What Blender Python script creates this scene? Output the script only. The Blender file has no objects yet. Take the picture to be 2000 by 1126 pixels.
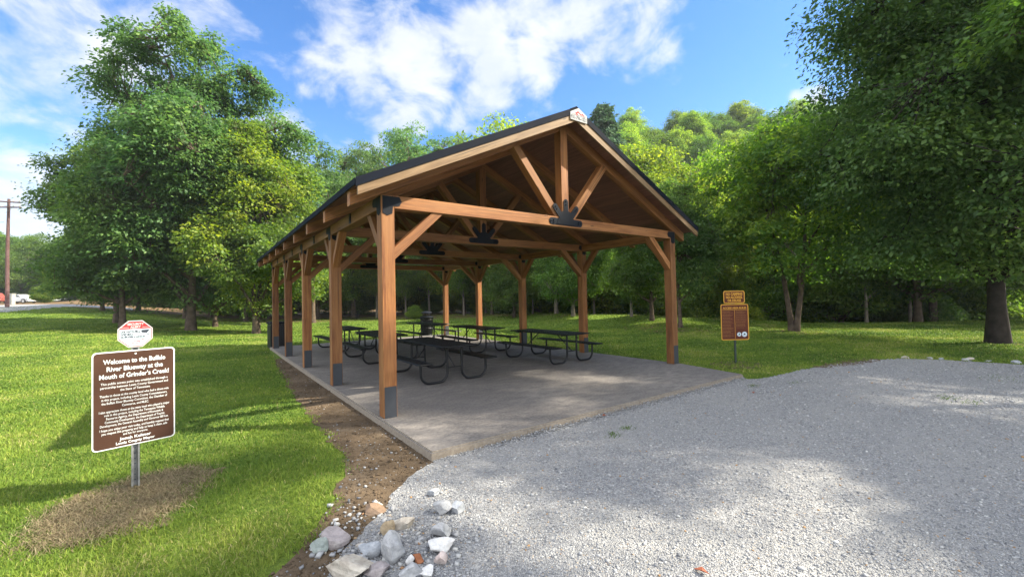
import bpy, bmesh, math, random
import numpy as np
from mathutils import Matrix, Vector, Euler
S = bpy.context.scene
COL = S.collection
R = math.radians

# ------------------------------------------------------------------ camera
CX = np.array([-2.0944, -6.0712, 1.7044]); YAW, PIT, ROL, FPX = 0.63, 0.0223, -0.0217, 825.8
_fw = np.array([math.sin(YAW)*math.cos(PIT), math.cos(YAW)*math.cos(PIT), math.sin(PIT)])
_r = np.array([math.cos(YAW), -math.sin(YAW), 0.]); _u = np.cross(_r, _fw)
_r2 = _r*math.cos(ROL)+_u*math.sin(ROL); _u2 = -_r*math.sin(ROL)+_u*math.cos(ROL)
cam_d = bpy.data.cameras.new('camera'); cam = bpy.data.objects.new('camera', cam_d); COL.objects.link(cam)
cam_d.sensor_width = 36; cam_d.lens = FPX/2000*36; cam_d.clip_start = .05; cam_d.clip_end = 3000
M = Matrix.Identity(4)
for i in range(3):
    M[i][0], M[i][1], M[i][2], M[i][3] = _r2[i], _u2[i], -_fw[i], CX[i]
cam.matrix_world = M; S.camera = cam

def ray(px, py): return _fw+_r2*(px-1000)/FPX+_u2*(563-py)/FPX
def gz(px, py, z=-.1):                       # a point on the level z, used when surveying the plan of the place
    d = ray(px, py); return CX+d*(z-CX[2])/d[2]
def gd(px, py, D): return CX+ray(px, py)*D

# ------------------------------------------------------------------ light
SUN = Vector((.95, -.63, 1.0)).normalized()
EL = math.asin(SUN.z); AZ = math.atan2(SUN.x, SUN.y)
sd = bpy.data.lights.new('sun', 'SUN'); sd.energy = 4.6; sd.angle = R(.8); sd.color = (1, .91, .74)
so = bpy.data.objects.new('sun', sd); COL.objects.link(so)
so.rotation_euler = (-SUN).to_track_quat('-Z', 'Y').to_euler()
S.view_settings.view_transform = 'Standard'; S.view_settings.look = 'None'
S.view_settings.exposure = 1.92; S.view_settings.gamma = 1.0
try: S.cycles.max_bounces = 8; S.cycles.transparent_max_bounces = 8
except Exception: pass

class NT:
    """tiny helper for node trees"""
    def __init__(s, tree): s.t = tree; s.n = tree.nodes; s.l = tree.links
    def new(s, typ, **kw):
        n = s.n.new(typ)
        for k, v in kw.items(): setattr(n, k, v)
        return n
    def set(s, sock, v):
        if isinstance(v, bpy.types.NodeSocket): s.l.new(v, sock)
        else: sock.default_value = v
    def math(s, op, a, b=0., clamp=False, c=None):
        n = s.new('ShaderNodeMath', operation=op, use_clamp=clamp); s.set(n.inputs[0], a); s.set(n.inputs[1], b)
        if c is not None: s.set(n.inputs[2], c)
        return n.outputs[0]
    def vmath(s, op, a, b=(0, 0, 0)):
        n = s.new('ShaderNodeVectorMath', operation=op); s.set(n.inputs[0], a); s.set(n.inputs[1], b)
        return n.outputs['Value'] if op in ('DISTANCE', 'DOT_PRODUCT', 'LENGTH') else n.outputs[0]
    def noise(s, vec, scale, detail=3., rough=.55, dist=0., out='Fac'):
        n = s.new('ShaderNodeTexNoise'); s.set(n.inputs['Vector'], vec); n.inputs['Scale'].default_value = scale
        n.inputs['Detail'].default_value = detail; n.inputs['Roughness'].default_value = rough; n.inputs['Distortion'].default_value = dist
        return n.outputs[out]
    def vor(s, vec, scale, out='Distance', feature='F1'):
        n = s.new('ShaderNodeTexVoronoi', feature=feature); s.set(n.inputs['Vector'], vec); n.inputs['Scale'].default_value = scale
        return n.outputs[out]
    def mapr(s, v, a, b, c=0., d=1., smooth=False):
        n = s.new('ShaderNodeMapRange'); n.interpolation_type = 'SMOOTHSTEP' if smooth else 'LINEAR'
        s.set(n.inputs[0], v)
        for i, q in enumerate((a, b, c, d)): n.inputs[i+1].default_value = q
        return n.outputs[0]
    def mix(s, f, a, b, mode='MIX'):
        n = s.new('ShaderNodeMix', data_type='RGBA', blend_type=mode)
        s.set(n.inputs[0], f)
        for k, v in ((6, a), (7, b)):
            s.set(n.inputs[k], v if isinstance(v, bpy.types.NodeSocket) else (v[0], v[1], v[2], 1))
        return n.outputs[2]
    def ramp(s, f, stops):
        n = s.new('ShaderNodeValToRGB'); s.set(n.inputs[0], f); e = n.color_ramp.elements
        while len(e) < len(stops): e.new(.5)
        for k, (p, c) in enumerate(stops): e[k].position = p; e[k].color = (c[0], c[1], c[2], 1)
        return n.outputs[0]
    def mapping(s, vec, scale=(1, 1, 1), loc=(0, 0, 0), rot=(0, 0, 0)):
        n = s.new('ShaderNodeMapping'); s.set(n.inputs[0], vec); n.inputs['Scale'].default_value = scale
        n.inputs['Location'].default_value = loc; n.inputs['Rotation'].default_value = rot
        return n.outputs[0]
    def bump(s, h, strength=.5, dist=.02):
        n = s.new('ShaderNodeBump'); n.inputs['Strength'].default_value = strength; n.inputs['Distance'].default_value = dist
        s.set(n.inputs['Height'], h); return n.outputs[0]

# ------------------------------------------------------------------ sky and clouds
W = bpy.data.worlds.new('World'); S.world = W; W.use_nodes = True
nt = NT(W.node_tree); nt.n.clear()
tc = nt.new('ShaderNodeTexCoord').outputs['Generated']
sky = nt.new('ShaderNodeTexSky', sky_type='NISHITA'); sky.sun_disc = False
sky.sun_elevation = EL; sky.sun_rotation = AZ; sky.altitude = 200; sky.air_density = 1.0; sky.dust_density = .4; sky.ozone_density = 2.2
hs = nt.new('ShaderNodeHueSaturation'); hs.inputs['Saturation'].default_value = 1.3; hs.inputs['Value'].default_value = 1.1; hs.inputs['Hue'].default_value = .506
nt.set(hs.inputs['Color'], sky.outputs[0])
wv = nt.noise(tc, 3.2, 4, .6, out='Color')
d1 = nt.vmath('ADD', tc, nt.vmath('SCALE', nt.vmath('SUBTRACT', wv, (.5, .5, .5))))
d1.node.inputs[1].links[0].from_node.inputs['Scale'].default_value = .34
BLOBS = [(1180, 10, .16, .9), (1060, 60, .17, 1.), (940, 90, .17, 1.), (930, 170, .13, .9), (925, 225, .08, .8), (800, 90, .17, .85), (700, 60, .14, .6), (680, 140, .15, .75),
         (735, 240, .12, 1.25), (670, 215, .12, 1.), (610, 280, .14, .7), (1290, 50, .07, .65), (1270, 90, .05, .5), (60, 90, .34, .75), (250, 40, .26, .65), (430, 40, .18, .75), (30, 190, .24, .6), (40, 330, .2, .8),
         (50, 430, .2, .9), (-80, 400, .26, .8), (1560, 208, .07, 2.), (1660, 220, .10, 2.), (1720, 190, .10, 2.), (1950, 250, .12, 1.0)]
acc = None
for px, py, rad, amp in BLOBS:
    c = ray(px, py); c = c/np.linalg.norm(c)
    v = nt.mapr(nt.vmath('DISTANCE', d1, tuple(c)), rad*1.15, 0., 0., amp, True)
    acc = v if acc is None else nt.math('MAXIMUM', acc, v)
str_ = nt.mapping(tc, scale=(1, 1, 1.6), rot=(0, R(22), R(35)))
fb = nt.noise(str_, 6.5, 10, .6, .3)
den = nt.math('ADD', nt.math('MULTIPLY', acc, .95), nt.math('MULTIPLY', nt.math('SUBTRACT', fb, .5), 2.4))
den = nt.mapr(den, .27, .92, 0., 1., True)
shade = nt.noise(str_, 9., 5, .6)
cc = nt.mix(nt.mapr(shade, .35, .65), (3.4, 3.65, 4.1), (4.1, 4.2, 4.35))
tot = nt.mix(nt.math('MULTIPLY', den, .9), hs.outputs[0], cc)
# bright out-of-frame clouds added over and behind the photographer as fill light
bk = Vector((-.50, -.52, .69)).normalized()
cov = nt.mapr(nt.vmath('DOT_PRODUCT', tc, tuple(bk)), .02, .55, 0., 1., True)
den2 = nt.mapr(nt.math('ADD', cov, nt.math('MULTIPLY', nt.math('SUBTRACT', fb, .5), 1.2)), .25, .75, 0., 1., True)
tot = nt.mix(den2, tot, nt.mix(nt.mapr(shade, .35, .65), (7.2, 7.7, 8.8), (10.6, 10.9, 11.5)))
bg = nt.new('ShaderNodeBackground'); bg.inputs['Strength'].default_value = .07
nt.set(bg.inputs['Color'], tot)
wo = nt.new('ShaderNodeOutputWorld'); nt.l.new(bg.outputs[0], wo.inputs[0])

# ------------------------------------------------------------------ mesh and tagging helpers
def tag(o, label=None, cat=None, group=None, kind=None):
    for k, v in (('label', label), ('category', cat), ('group', group), ('kind', kind)):
        if v: o[k] = v
    return o
def link(name, me, mat=None, parent=None):
    o = bpy.data.objects.new(name, me); COL.objects.link(o)
    if mat is not None and me is not None and not len(me.materials): me.materials.append(mat)
    if parent is not None: o.parent = parent
    return o
def empty(name, loc=(0, 0, 0), rz=0., label=None, cat=None, group=None):
    o = bpy.data.objects.new(name, None); COL.objects.link(o); o.location = loc; o.rotation_euler = (0, 0, rz)
    o.empty_display_size = .1
    return tag(o, label, cat, group)
def np_mesh(name, v, f, mat=None, tint=None, smooth=False):
    """v (n,3); f (m,k) constant k"""
    v = np.ascontiguousarray(v, dtype=np.float32); f = np.ascontiguousarray(f, dtype=np.int32)
    me = bpy.data.meshes.new(name); k = f.shape[1]
    me.vertices.add(len(v)); me.vertices.foreach_set('co', v.ravel())
    me.loops.add(f.size); me.loops.foreach_set('vertex_index', f.ravel())
    me.polygons.add(len(f)); me.polygons.foreach_set('loop_start', np.arange(0, f.size, k, dtype=np.int32))
    try: me.polygons.foreach_set('loop_total', np.full(len(f), k, dtype=np.int32))
    except Exception: pass
    if tint is not None:
        a = me.attributes.new('tint', 'FLOAT', 'FACE'); a.data.foreach_set('value', np.ascontiguousarray(tint, dtype=np.float32))
    if smooth: me.polygons.foreach_set('use_smooth', np.ones(len(f), dtype=bool))
    me.update(calc_edges=True); me.validate()
    if mat: me.materials.append(mat)
    return me
def bm_mesh(name, bm, mat=None, smooth=False):
    me = bpy.data.meshes.new(name); bm.to_mesh(me); bm.free()
    if smooth:
        for p in me.polygons: p.use_smooth = True
    if mat: me.materials.append(mat)
    return me
def bm_box(bm, x0, x1, y0, y1, z0, z1, bev=0., seg=1):
    r = bmesh.ops.create_cube(bm, size=1); vs = r['verts']
    bmesh.ops.scale(bm, vec=(x1-x0, y1-y0, z1-z0), verts=vs)
    bmesh.ops.translate(bm, vec=((x0+x1)/2, (y0+y1)/2, (z0+z1)/2), verts=vs)
    if bev:
        es = list({e for v in vs for e in v.link_edges})
        bmesh.ops.bevel(bm, geom=es, offset=bev, segments=seg, affect='EDGES', profile=.6)
def bm_prism(bm, pts, y0, y1, axis='y'):
    """closed outline pts (a,b) in XZ extruded along Y (or XY along Z)"""
    mk = (lambda a, b, t: (a, t, b)) if axis == 'y' else (lambda a, b, t: (a, b, t))
    A = [bm.verts.new(mk(a, b, y0)) for a, b in pts]; B = [bm.verts.new(mk(a, b, y1)) for a, b in pts]
    bm.faces.new(A); bm.faces.new(B[::-1]); n = len(pts)
    for i in range(n): bm.faces.new((A[i], A[(i+1) % n], B[(i+1) % n], B[i]))
    bmesh.ops.recalc_face_normals(bm, faces=bm.faces[:])
def bm_tube(bm, pts, rad, n=8, cap=True):
    P = [Vector(p) for p in pts]; rr = rad if hasattr(rad, '__len__') else [rad]*len(P)
    rings = []; up = None
    for i, p in enumerate(P):
        t = (P[min(i+1, len(P)-1)]-P[max(i-1, 0)]).normalized()
        if up is None: up = Vector((0, 0, 1)) if abs(t.z) < .9 else Vector((1, 0, 0))
        a = t.cross(up).normalized(); b = a.cross(t).normalized(); up = b
        rings.append([bm.verts.new(p+(a*math.cos(2*math.pi*k/n)+b*math.sin(2*math.pi*k/n))*rr[i]) for k in range(n)])
    for A, B in zip(rings, rings[1:]):
        for k in range(n): bm.faces.new((A[k], A[(k+1) % n], B[(k+1) % n], B[k]))
    if cap: bm.faces.new(rings[0][::-1]); bm.faces.new(rings[-1])
def bm_lathe(bm, prof, n=20, cx=0, cy=0):
    rings = [[bm.verts.new((cx+r*math.cos(2*math.pi*k/n), cy+r*math.sin(2*math.pi*k/n), z)) for k in range(n)] for r, z in prof]
    for A, B in zip(rings, rings[1:]):
        for k in range(n): bm.faces.new((A[k], A[(k+1) % n], B[(k+1) % n], B[k]))
    bm.faces.new(rings[0][::-1]); bm.faces.new(rings[-1])
BEAM_M = {}
def beam(name, a, b, w, h, mat, parent, up=(0, 0, 1), bev=.006):
    """a timber of its own: local X runs along it (so the grain does), w across, h in the up direction"""
    a, b = Vector(a), Vector(b); L = (b-a).length; x = (b-a).normalized(); y = Vector(up).cross(x).normalized(); z = x.cross(y)
    bm = bmesh.new(); bm_box(bm, 0, L, -w/2, w/2, -h/2, h/2, bev)
    o = link(name, bm_mesh(name, bm, mat), None, parent)
    m = Matrix(((x.x, y.x, z.x, a.x), (x.y, y.y, z.y, a.y), (x.z, y.z, z.z, a.z), (0, 0, 0, 1))); o.matrix_local = m; BEAM_M[o.name] = m
    return o

# ------------------------------------------------------------------ materials
def mat_new(name):
    m = bpy.data.materials.new(name); m.use_nodes = True; t = NT(m.node_tree); b = t.n['Principled BSDF']
    return m, t, b
def plain(name, col, rough=.6, metal=0., var=.12, scale=6., bumps=0., bscale=60., spec=.4):
    m, t, b = mat_new(name); oc = t.new('ShaderNodeTexCoord').outputs['Object']
    n = t.noise(oc, scale, 4)
    c = t.mix(t.mapr(n, .3, .7), tuple(x*(1-var) for x in col), tuple(min(1, x*(1+var)) for x in col))
    t.set(b.inputs['Base Color'], c); t.set(b.inputs['Roughness'], t.mapr(n, .3, .7, rough*.9, min(1, rough*1.1))); b.inputs['Metallic'].default_value = metal
    b.inputs['Specular IOR Level'].default_value = spec
    if bumps: t.set(b.inputs['Normal'], t.bump(t.noise(oc, bscale, 3), bumps, .004))
    return m
def wood(name, c1, c2, c3, rough=.62):
    m, t, b = mat_new(name)
    oc = t.new('ShaderNodeTexCoord').outputs['Object']; oi = t.new('ShaderNodeObjectInfo').outputs['Random']
    off = t.new('ShaderNodeCombineXYZ'); t.set(off.inputs[0], t.math('MULTIPLY', oi, 37.)); t.set(off.inputs[1], t.math('MULTIPLY', oi, 11.)); t.set(off.inputs[2], t.math('MULTIPLY', oi, 5.))
    p = t.vmath('ADD', oc, off.outputs[0])
    g = t.noise(t.mapping(p, scale=(.55, 9, 9)), 2.2, 6, .62, .7)
    fine = t.noise(t.mapping(p, scale=(1.6, 60, 60)), 2.5, 3, .6)
    big = t.noise(t.mapping(p, scale=(.5, 2.5, 2.5)), 1.6, 3)
    c = t.ramp(g, [(.34, c1), (.5, c2), (.68, c3)])
    c = t.mix(t.mapr(fine, .35, .75, 0, .55), c, tuple(x*.45 for x in c1))
    c = t.mix(t.mapr(big, .42, .66, 0, .6), c, (c3[0]*.9, c3[1]*.95, c3[2]*1.1))
    kn = t.vor(t.mapping(p, scale=(1.1, 5, 5)), 1.3)
    c = t.mix(t.mapr(kn, .10, .05, 0, .85), c, tuple(x*.3 for x in c1))
    ck = t.noise(t.mapping(p, scale=(.22, 26, 26)), 2.0, 2, .5)
    c = t.mix(t.mapr(ck, .66, .70, 0, .8), c, tuple(x*.3 for x in c1))
    v = t.mapr(oi, 0, 1, .72, 1.18)
    hsv = t.new('ShaderNodeHueSaturation'); t.set(hsv.inputs['Value'], v); t.set(hsv.inputs['Color'], c)
    t.set(b.inputs['Base Color'], hsv.outputs[0]); b.inputs['Roughness'].default_value = rough; b.inputs['Specular IOR Level'].default_value = .3
    t.set(b.inputs['Normal'], t.bump(t.math('ADD', g, t.math('MULTIPLY', fine, .5)), .25, .006))
    return m
def leafmat(name, dark, mid, lite, trans=.45):
    m, t, b = mat_new(name); t.n.remove(b)
    at = t.new('ShaderNodeAttribute', attribute_name='tint').outputs['Fac']
    oi = t.new('ShaderNodeObjectInfo').outputs['Random']
    c = t.ramp(at, [(0., dark), (.55, mid), (1., lite)])
    h = t.new('ShaderNodeHueSaturation'); t.set(h.inputs['Hue'], t.mapr(oi, 0, 1, .485, .51)); t.set(h.inputs['Value'], t.mapr(oi, 0, 1, .88, 1.12)); t.set(h.inputs['Color'], c)
    df = t.new('ShaderNodeBsdfDiffuse'); t.set(df.inputs[0], h.outputs[0])
    h2 = t.new('ShaderNodeHueSaturation'); h2.inputs['Hue'].default_value = .492; h2.inputs['Saturation'].default_value = 1.1; h2.inputs['Value'].default_value = 1.5; t.set(h2.inputs['Color'], h.outputs[0])
    tr = t.new('ShaderNodeBsdfTranslucent'); t.set(tr.inputs[0], h2.outputs[0])
    gl = t.new('ShaderNodeBsdfGlossy'); gl.inputs['Roughness'].default_value = .6; gl.inputs[0].default_value = (.9, .95, .9, 1)
    a = t.new('ShaderNodeMixShader'); a.inputs[0].default_value = trans; t.l.new(df.outputs[0], a.inputs[1]); t.l.new(tr.outputs[0], a.inputs[2])
    e = t.new('ShaderNodeMixShader'); e.inputs[0].default_value = .018; t.l.new(a.outputs[0], e.inputs[1]); t.l.new(gl.outputs[0], e.inputs[2])
    t.l.new(e.outputs[0], t.n['Material Output'].inputs[0])
    return m
MT = {}
MT['wood'] = wood('timber', (.120, .040, .0125), (.208, .080, .023), (.300, .132, .042))
MT['wood_pale'] = wood('fascia_timber', (.125, .070, .030), (.19, .112, .050), (.26, .165, .083))
MT['black'] = plain('black_coating', (.007, .0073, .009), .42, 0, .2, 5, .15, 120, .3)
MT['plate'] = plain('black_steel', (.008, .010, .015), .65, 0, .25, 9, .2, 90, .12)
MT['flash'] = plain('grey_flashing', (.030, .034, .041), .65, 0, .25, 5, .15, 30)
MT['galv'] = plain('galvanised', (.20, .205, .20), .55, .5, .3, 14, .2, 60)
MT['roofing'] = plain('roof_metal', (.007, .009, .015), .7, 0, .15, 2, spec=.04)
MT['white'] = plain('white_sheet', (.36, .36, .36), .7, 0, .05, 8, spec=.12)
MT['silver'] = plain('pale_aluminium', (.60, .61, .60), .65, 0, .1, 8, spec=.12)
MT['brown'] = plain('brown_sheet', (.052, .025, .016), .7, 0, .12, 5, spec=.12)
MT['maroon'] = plain('maroon_sheet', (.085, .026, .016), .7, 0, .12, 5, spec=.12)
MT['yellow'] = plain('yellow_paint', (.48, .25, .04), .7, 0, .1, 8, spec=.12)
MT['red'] = plain('red_paint', (.55, .028, .03), .7, 0, .06, 8, spec=.12)
MT['ink'] = plain('dark_ink', (.02, .025, .04), .6)
MT['ltblue'] = plain('pale_blue_sheet', (.46, .53, .58), .7, 0, .05, 8, spec=.12)
MT['tan_print'] = plain('faded_print', (.20, .095, .035), .7, 0, .1, 8, spec=.1)
MT['green_post'] = plain('green_steel', (.03, .045, .035), .5, .2, .2, 12)
MT['carwhite'] = plain('white_car_paint', (.72, .74, .74), .22, 0, .03, 3)
MT['carred'] = plain('red_car_paint', (.17, .045, .03), .3, 0, .05, 3)
MT['glass'] = plain('dark_glass', (.02, .025, .03), .08, 0, .05, 2)
MT['rubber'] = plain('tyre_rubber', (.02, .02, .02), .8)
MT['lamp'] = plain('lamp_lens', (.7, .7, .68), .1)
MT['polewood'] = wood('pole_timber', (.05, .026, .022), (.085, .042, .036), (.12, .065, .055), .8)
MT['boxgrey'] = plain('grey_box', (.30, .30, .27), .8, 0, .2, 4)

def m_deck():
    m, t, b = mat_new('deck_boards'); oc = t.new('ShaderNodeTexCoord').outputs['Object']
    sx = t.new('ShaderNodeSeparateXYZ'); t.set(sx.inputs[0], oc)
    g = t.noise(t.mapping(oc, scale=(9, .5, 9)), 2.4, 6, .62, .6)
    pl = t.math('FRACT', t.math('MULTIPLY', sx.outputs[0], 1/.19))
    idx = t.math('FLOOR', t.math('MULTIPLY', sx.outputs[0], 1/.19))
    wn = t.new('ShaderNodeTexWhiteNoise', noise_dimensions='1D'); t.set(wn.inputs['W'], idx)
    c = t.ramp(g, [(.3, (.110, .042, .027)), (.55, (.175, .070, .043)), (.8, (.24, .108, .066))])
    h = t.new('ShaderNodeHueSaturation'); t.set(h.inputs['Value'], t.mapr(wn.outputs[0], 0, 1, .75, 1.2)); t.set(h.inputs['Color'], c)
    gap = t.mapr(pl, 0., .05, 0, 1)
    c2 = t.mix(gap, (.02, .01, .006), h.outputs[0])
    t.set(b.inputs['Base Color'], c2); b.inputs['Roughness'].default_value = .75
    t.set(b.inputs['Normal'], t.bump(t.math('ADD', gap, t.math('MULTIPLY', g, .3)), .4, .008))
    return m
MT['deck'] = m_deck()
def m_concrete():
    m, t, b = mat_new('stamped_concrete'); oc = t.new('ShaderNodeTexCoord').outputs['Object']
    n1 = t.noise(oc, .55, 5, .6, .4); n2 = t.noise(t.mapping(oc, scale=(1, 2.2, 1), rot=(0, 0, .6)), 3.2, 6, .62, .6); n3 = t.noise(oc, 26, 5, .65)
    c = t.ramp(n1, [(.3, (.078, .069, .064)), (.5, (.118, .106, .097)), (.72, (.178, .161, .146))])
    c = t.mix(t.mapr(n2, .40, .62, 0, .75), c, (.070, .065, .064))
    c = t.mix(t.mapr(n3, .42, .7, 0, .6), c, (.23, .212, .195))
    # the edge and sides of the pour are bare and browner
    gn = t.new('ShaderNodeNewGeometry'); sn = t.new('ShaderNodeSeparateXYZ'); t.set(sn.inputs[0], gn.outputs['Normal'])
    c = t.mix(t.mapr(sn.outputs[2], .9, .6), c, t.mix(t.mapr(n3, .3, .7), (.17, .135, .10), (.28, .24, .19)))
    t.set(b.inputs['Base Color'], c); t.set(b.inputs['Roughness'], t.mapr(n2, .3, .7, .65, .9)); b.inputs['Specular IOR Level'].default_value = .35
    t.set(b.inputs['Normal'], t.bump(t.math('ADD', t.math('MULTIPLY', n2, .8), t.math('MULTIPLY', n3, .5)), .5, .012))
    return m
MT['concrete'] = m_concrete()
def m_lawn():
    m, t, b = mat_new('lawn'); oc = t.new('ShaderNodeTexCoord').outputs['Object']
    n1 = t.noise(oc, .22, 4, .6); n2 = t.noise(oc, 1.3, 5, .65); n3 = t.noise(oc, 22, 4, .7); n4 = t.noise(oc, 90, 2, .7)
    c = t.mix(t.mapr(n2, .35, .7), (.085, .145, .020), (.150, .215, .030))
    c = t.mix(t.mapr(n1, .45, .7, 0, .5), c, (.20, .225, .045))
    c = t.mix(t.mapr(n3, .42, .7, 0, .55), c, (.030, .058, .014))
    c = t.mix(t.mapr(n4, .55, .8, 0, .5), c, (.20, .24, .06))
    # bare leaf litter where the ground falls away under the trees
    at = t.new('ShaderNodeAttribute', attribute_name='litter').outputs['Fac']
    lt = t.mix(t.mapr(n3, .3, .7), (.075, .050, .026), (.17, .115, .06))
    c = t.mix(t.mapr(t.math('ADD', at, t.math('MULTIPLY', t.math('SUBTRACT', n2, .5), 1.1)), .42, .6), c, lt)
    t.set(b.inputs['Base Color'], c); b.inputs['Roughness'].default_value = .9; b.inputs['Specular IOR Level'].default_value = .1
    t.set(b.inputs['Normal'], t.bump(t.math('ADD', n3, t.math('MULTIPLY', n4, .6)), .9, .05))
    return m
MT['lawn'] = m_lawn()
def m_gravel():
    m, t, b = mat_new('gravel'); oc = t.new('ShaderNodeTexCoord').outputs['Object']
    wrp = t.vmath('ADD', oc, t.vmath('SCALE', t.noise(oc, 30, 2, out='Color'))); wrp.node.inputs[1].links[0].from_node.inputs['Scale'].default_value = .012
    v1 = t.vor(wrp, 85); c1 = t.vor(wrp, 85, 'Color'); v2 = t.vor(wrp, 38); c2 = t.vor(wrp, 38, 'Color')
    s1 = t.new('ShaderNodeSeparateColor'); t.set(s1.inputs[0], c1); s2 = t.new('ShaderNodeSeparateColor'); t.set(s2.inputs[0], c2)
    n1 = t.noise(oc, .5, 5, .62); n2 = t.noise(oc, 4, 5, .6)
    a = t.ramp(s1.outputs[0], [(0., (.13, .133, .14)), (.35, (.18, .184, .192)), (.7, (.24, .242, .247)), (1., (.345, .344, .338))])
    a = t.mix(t.mapr(s1.outputs[1], .93, .97, 0, .6), a, (.36, .25, .13))
    bcol = t.ramp(s2.outputs[0], [(0., (.12, .124, .134)), (.5, (.215, .22, .23)), (1., (.35, .35, .343))])
    c = t.mix(t.mapr(s2.outputs[2], .6, .75), a, bcol)
    c = t.mix(t.mapr(v1, .004, .011, .0, .0), c, c)
    c = t.mix(t.mapr(n1, .40, .66, 0, .7), c, (.275, .27, .258))
    c = t.mix(t.mapr(t.noise(t.mapping(oc, scale=(.35, 1.2, 1), rot=(0, 0, .25)), .8, 4, .6), .5, .68, 0, .45), c, (.19, .193, .20))
    t.set(b.inputs['Base Color'], c); b.inputs['Roughness'].default_value = .9; b.inputs['Specular IOR Level'].default_value = .2
    hgt = t.math('ADD', t.math('MULTIPLY', v1, -1.), t.math('MULTIPLY', v2, -.7))
    t.set(b.inputs['Normal'], t.bump(t.math('ADD', hgt, t.math('MULTIPLY', n2, .15)), .8, .02))
    return m
MT['gravel'] = m_gravel()
def m_dirt(name, ca, cb, cc):
    m, t, b = mat_new(name); oc = t.new('ShaderNodeTexCoord').outputs['Object']
    n1 = t.noise(oc, 1.4, 5, .6); n2 = t.noise(oc, 14, 6, .7); n3 = t.noise(oc, 70, 3, .7)
    c = t.ramp(n1, [(.3, ca), (.55, cb), (.75, cc)])
    c = t.mix(t.mapr(n2, .45, .72, 0, .6), c, tuple(x*.5 for x in ca))
    c = t.mix(t.mapr(n3, .6, .8, 0, .6), c, tuple(min(1, x*1.7) for x in cc))
    t.set(b.inputs['Base Color'], c); b.inputs['Roughness'].default_value = .95; b.inputs['Specular IOR Level'].default_value = .1
    t.set(b.inputs['Normal'], t.bump(t.math('ADD', n2, t.math('MULTIPLY', n3, .5)), .8, .03))
    return m
MT['dirt'] = m_dirt('dirt', (.070, .050, .032), (.110, .080, .052), (.155, .120, .083))
MT['straw'] = m_dirt('dead_grass', (.105, .080, .045), (.155, .122, .070), (.21, .168, .10))
def m_tint(name, stops, rough=.9, trans=0., bumps=0.):
    m, t, b = mat_new(name); at = t.new('ShaderNodeAttribute', attribute_name='tint').outputs['Fac']
    c = t.ramp(at, stops); t.set(b.inputs['Base Color'], c); b.inputs['Roughness'].default_value = rough; b.inputs['Specular IOR Level'].default_value = .2
    if trans:
        tr = t.new('ShaderNodeBsdfTranslucent'); t.set(tr.inputs[0], c); mx = t.new('ShaderNodeMixShader'); mx.inputs[0].default_value = trans
        t.l.new(b.outputs[0], mx.inputs[1]); t.l.new(tr.outputs[0], mx.inputs[2]); t.l.new(mx.outputs[0], t.n['Material Output'].inputs[0])
    return m
MT['blade'] = m_tint('grass_blade', [(0., (.040, .084, .015)), (.35, (.092, .160, .021)), (.65, (.168, .240, .030)), (.88, (.26, .30, .055)), (1., (.32, .28, .13))], .7, .35)
MT['strawblade'] = m_tint('straw_blade', [(0., (.09, .068, .037)), (.5, (.19, .150, .085)), (.85, (.29, .24, .15)), (1., (.10, .13, .035))], .9, .2)
MT['stone'] = m_tint('loose_stone', [(0., (.11, .114, .124)), (.3, (.19, .195, .205)), (.6, (.275, .277, .28)), (.9, (.40, .40, .385)), (.95, (.30, .20, .10)), (1., (.26, .15, .08))], .9)
MT['bark'] = plain('bark', (.085, .064, .047), .95, 0, .45, 3.5, .9, 22, .1)
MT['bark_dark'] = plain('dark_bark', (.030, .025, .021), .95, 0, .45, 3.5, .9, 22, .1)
MT['bark_pale'] = plain('pale_bark', (.17, .145, .115), .95, 0, .4, 3.5, .9, 22, .1)
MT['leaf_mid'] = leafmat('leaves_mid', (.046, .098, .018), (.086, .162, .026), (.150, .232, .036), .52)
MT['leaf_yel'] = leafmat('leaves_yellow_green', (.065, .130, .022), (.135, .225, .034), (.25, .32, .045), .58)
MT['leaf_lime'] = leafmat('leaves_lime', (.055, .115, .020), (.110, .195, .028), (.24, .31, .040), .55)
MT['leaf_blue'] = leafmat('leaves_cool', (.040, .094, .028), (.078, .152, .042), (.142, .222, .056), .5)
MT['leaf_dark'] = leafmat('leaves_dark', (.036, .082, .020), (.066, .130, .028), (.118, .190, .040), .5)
MT['leaf_pine'] = leafmat('needles', (.030, .065, .034), (.050, .10, .05), (.08, .14, .065), .3)
MT['leaf_brown'] = plain('dry_leaf', (.20, .06, .03), .8)
def m_rock(name, ca, cb, cc):
    m, t, b = mat_new(name); oc = t.new('ShaderNodeTexCoord').outputs['Object']
    n1 = t.noise(oc, 6, 6, .65, .5); n2 = t.noise(oc, 35, 5, .7)
    c = t.ramp(n1, [(.3, ca), (.52, cb), (.72, cc)])
    c = t.mix(t.mapr(n2, .5, .75, 0, .5), c, tuple(x*.45 for x in ca))
    t.set(b.inputs['Base Color'], c); b.inputs['Roughness'].default_value = .88; b.inputs['Specular IOR Level'].default_value = .25
    t.set(b.inputs['Normal'], t.bump(t.math('ADD', n1, t.math('MULTIPLY', n2, .6)), .6, .02))
    return m

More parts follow.
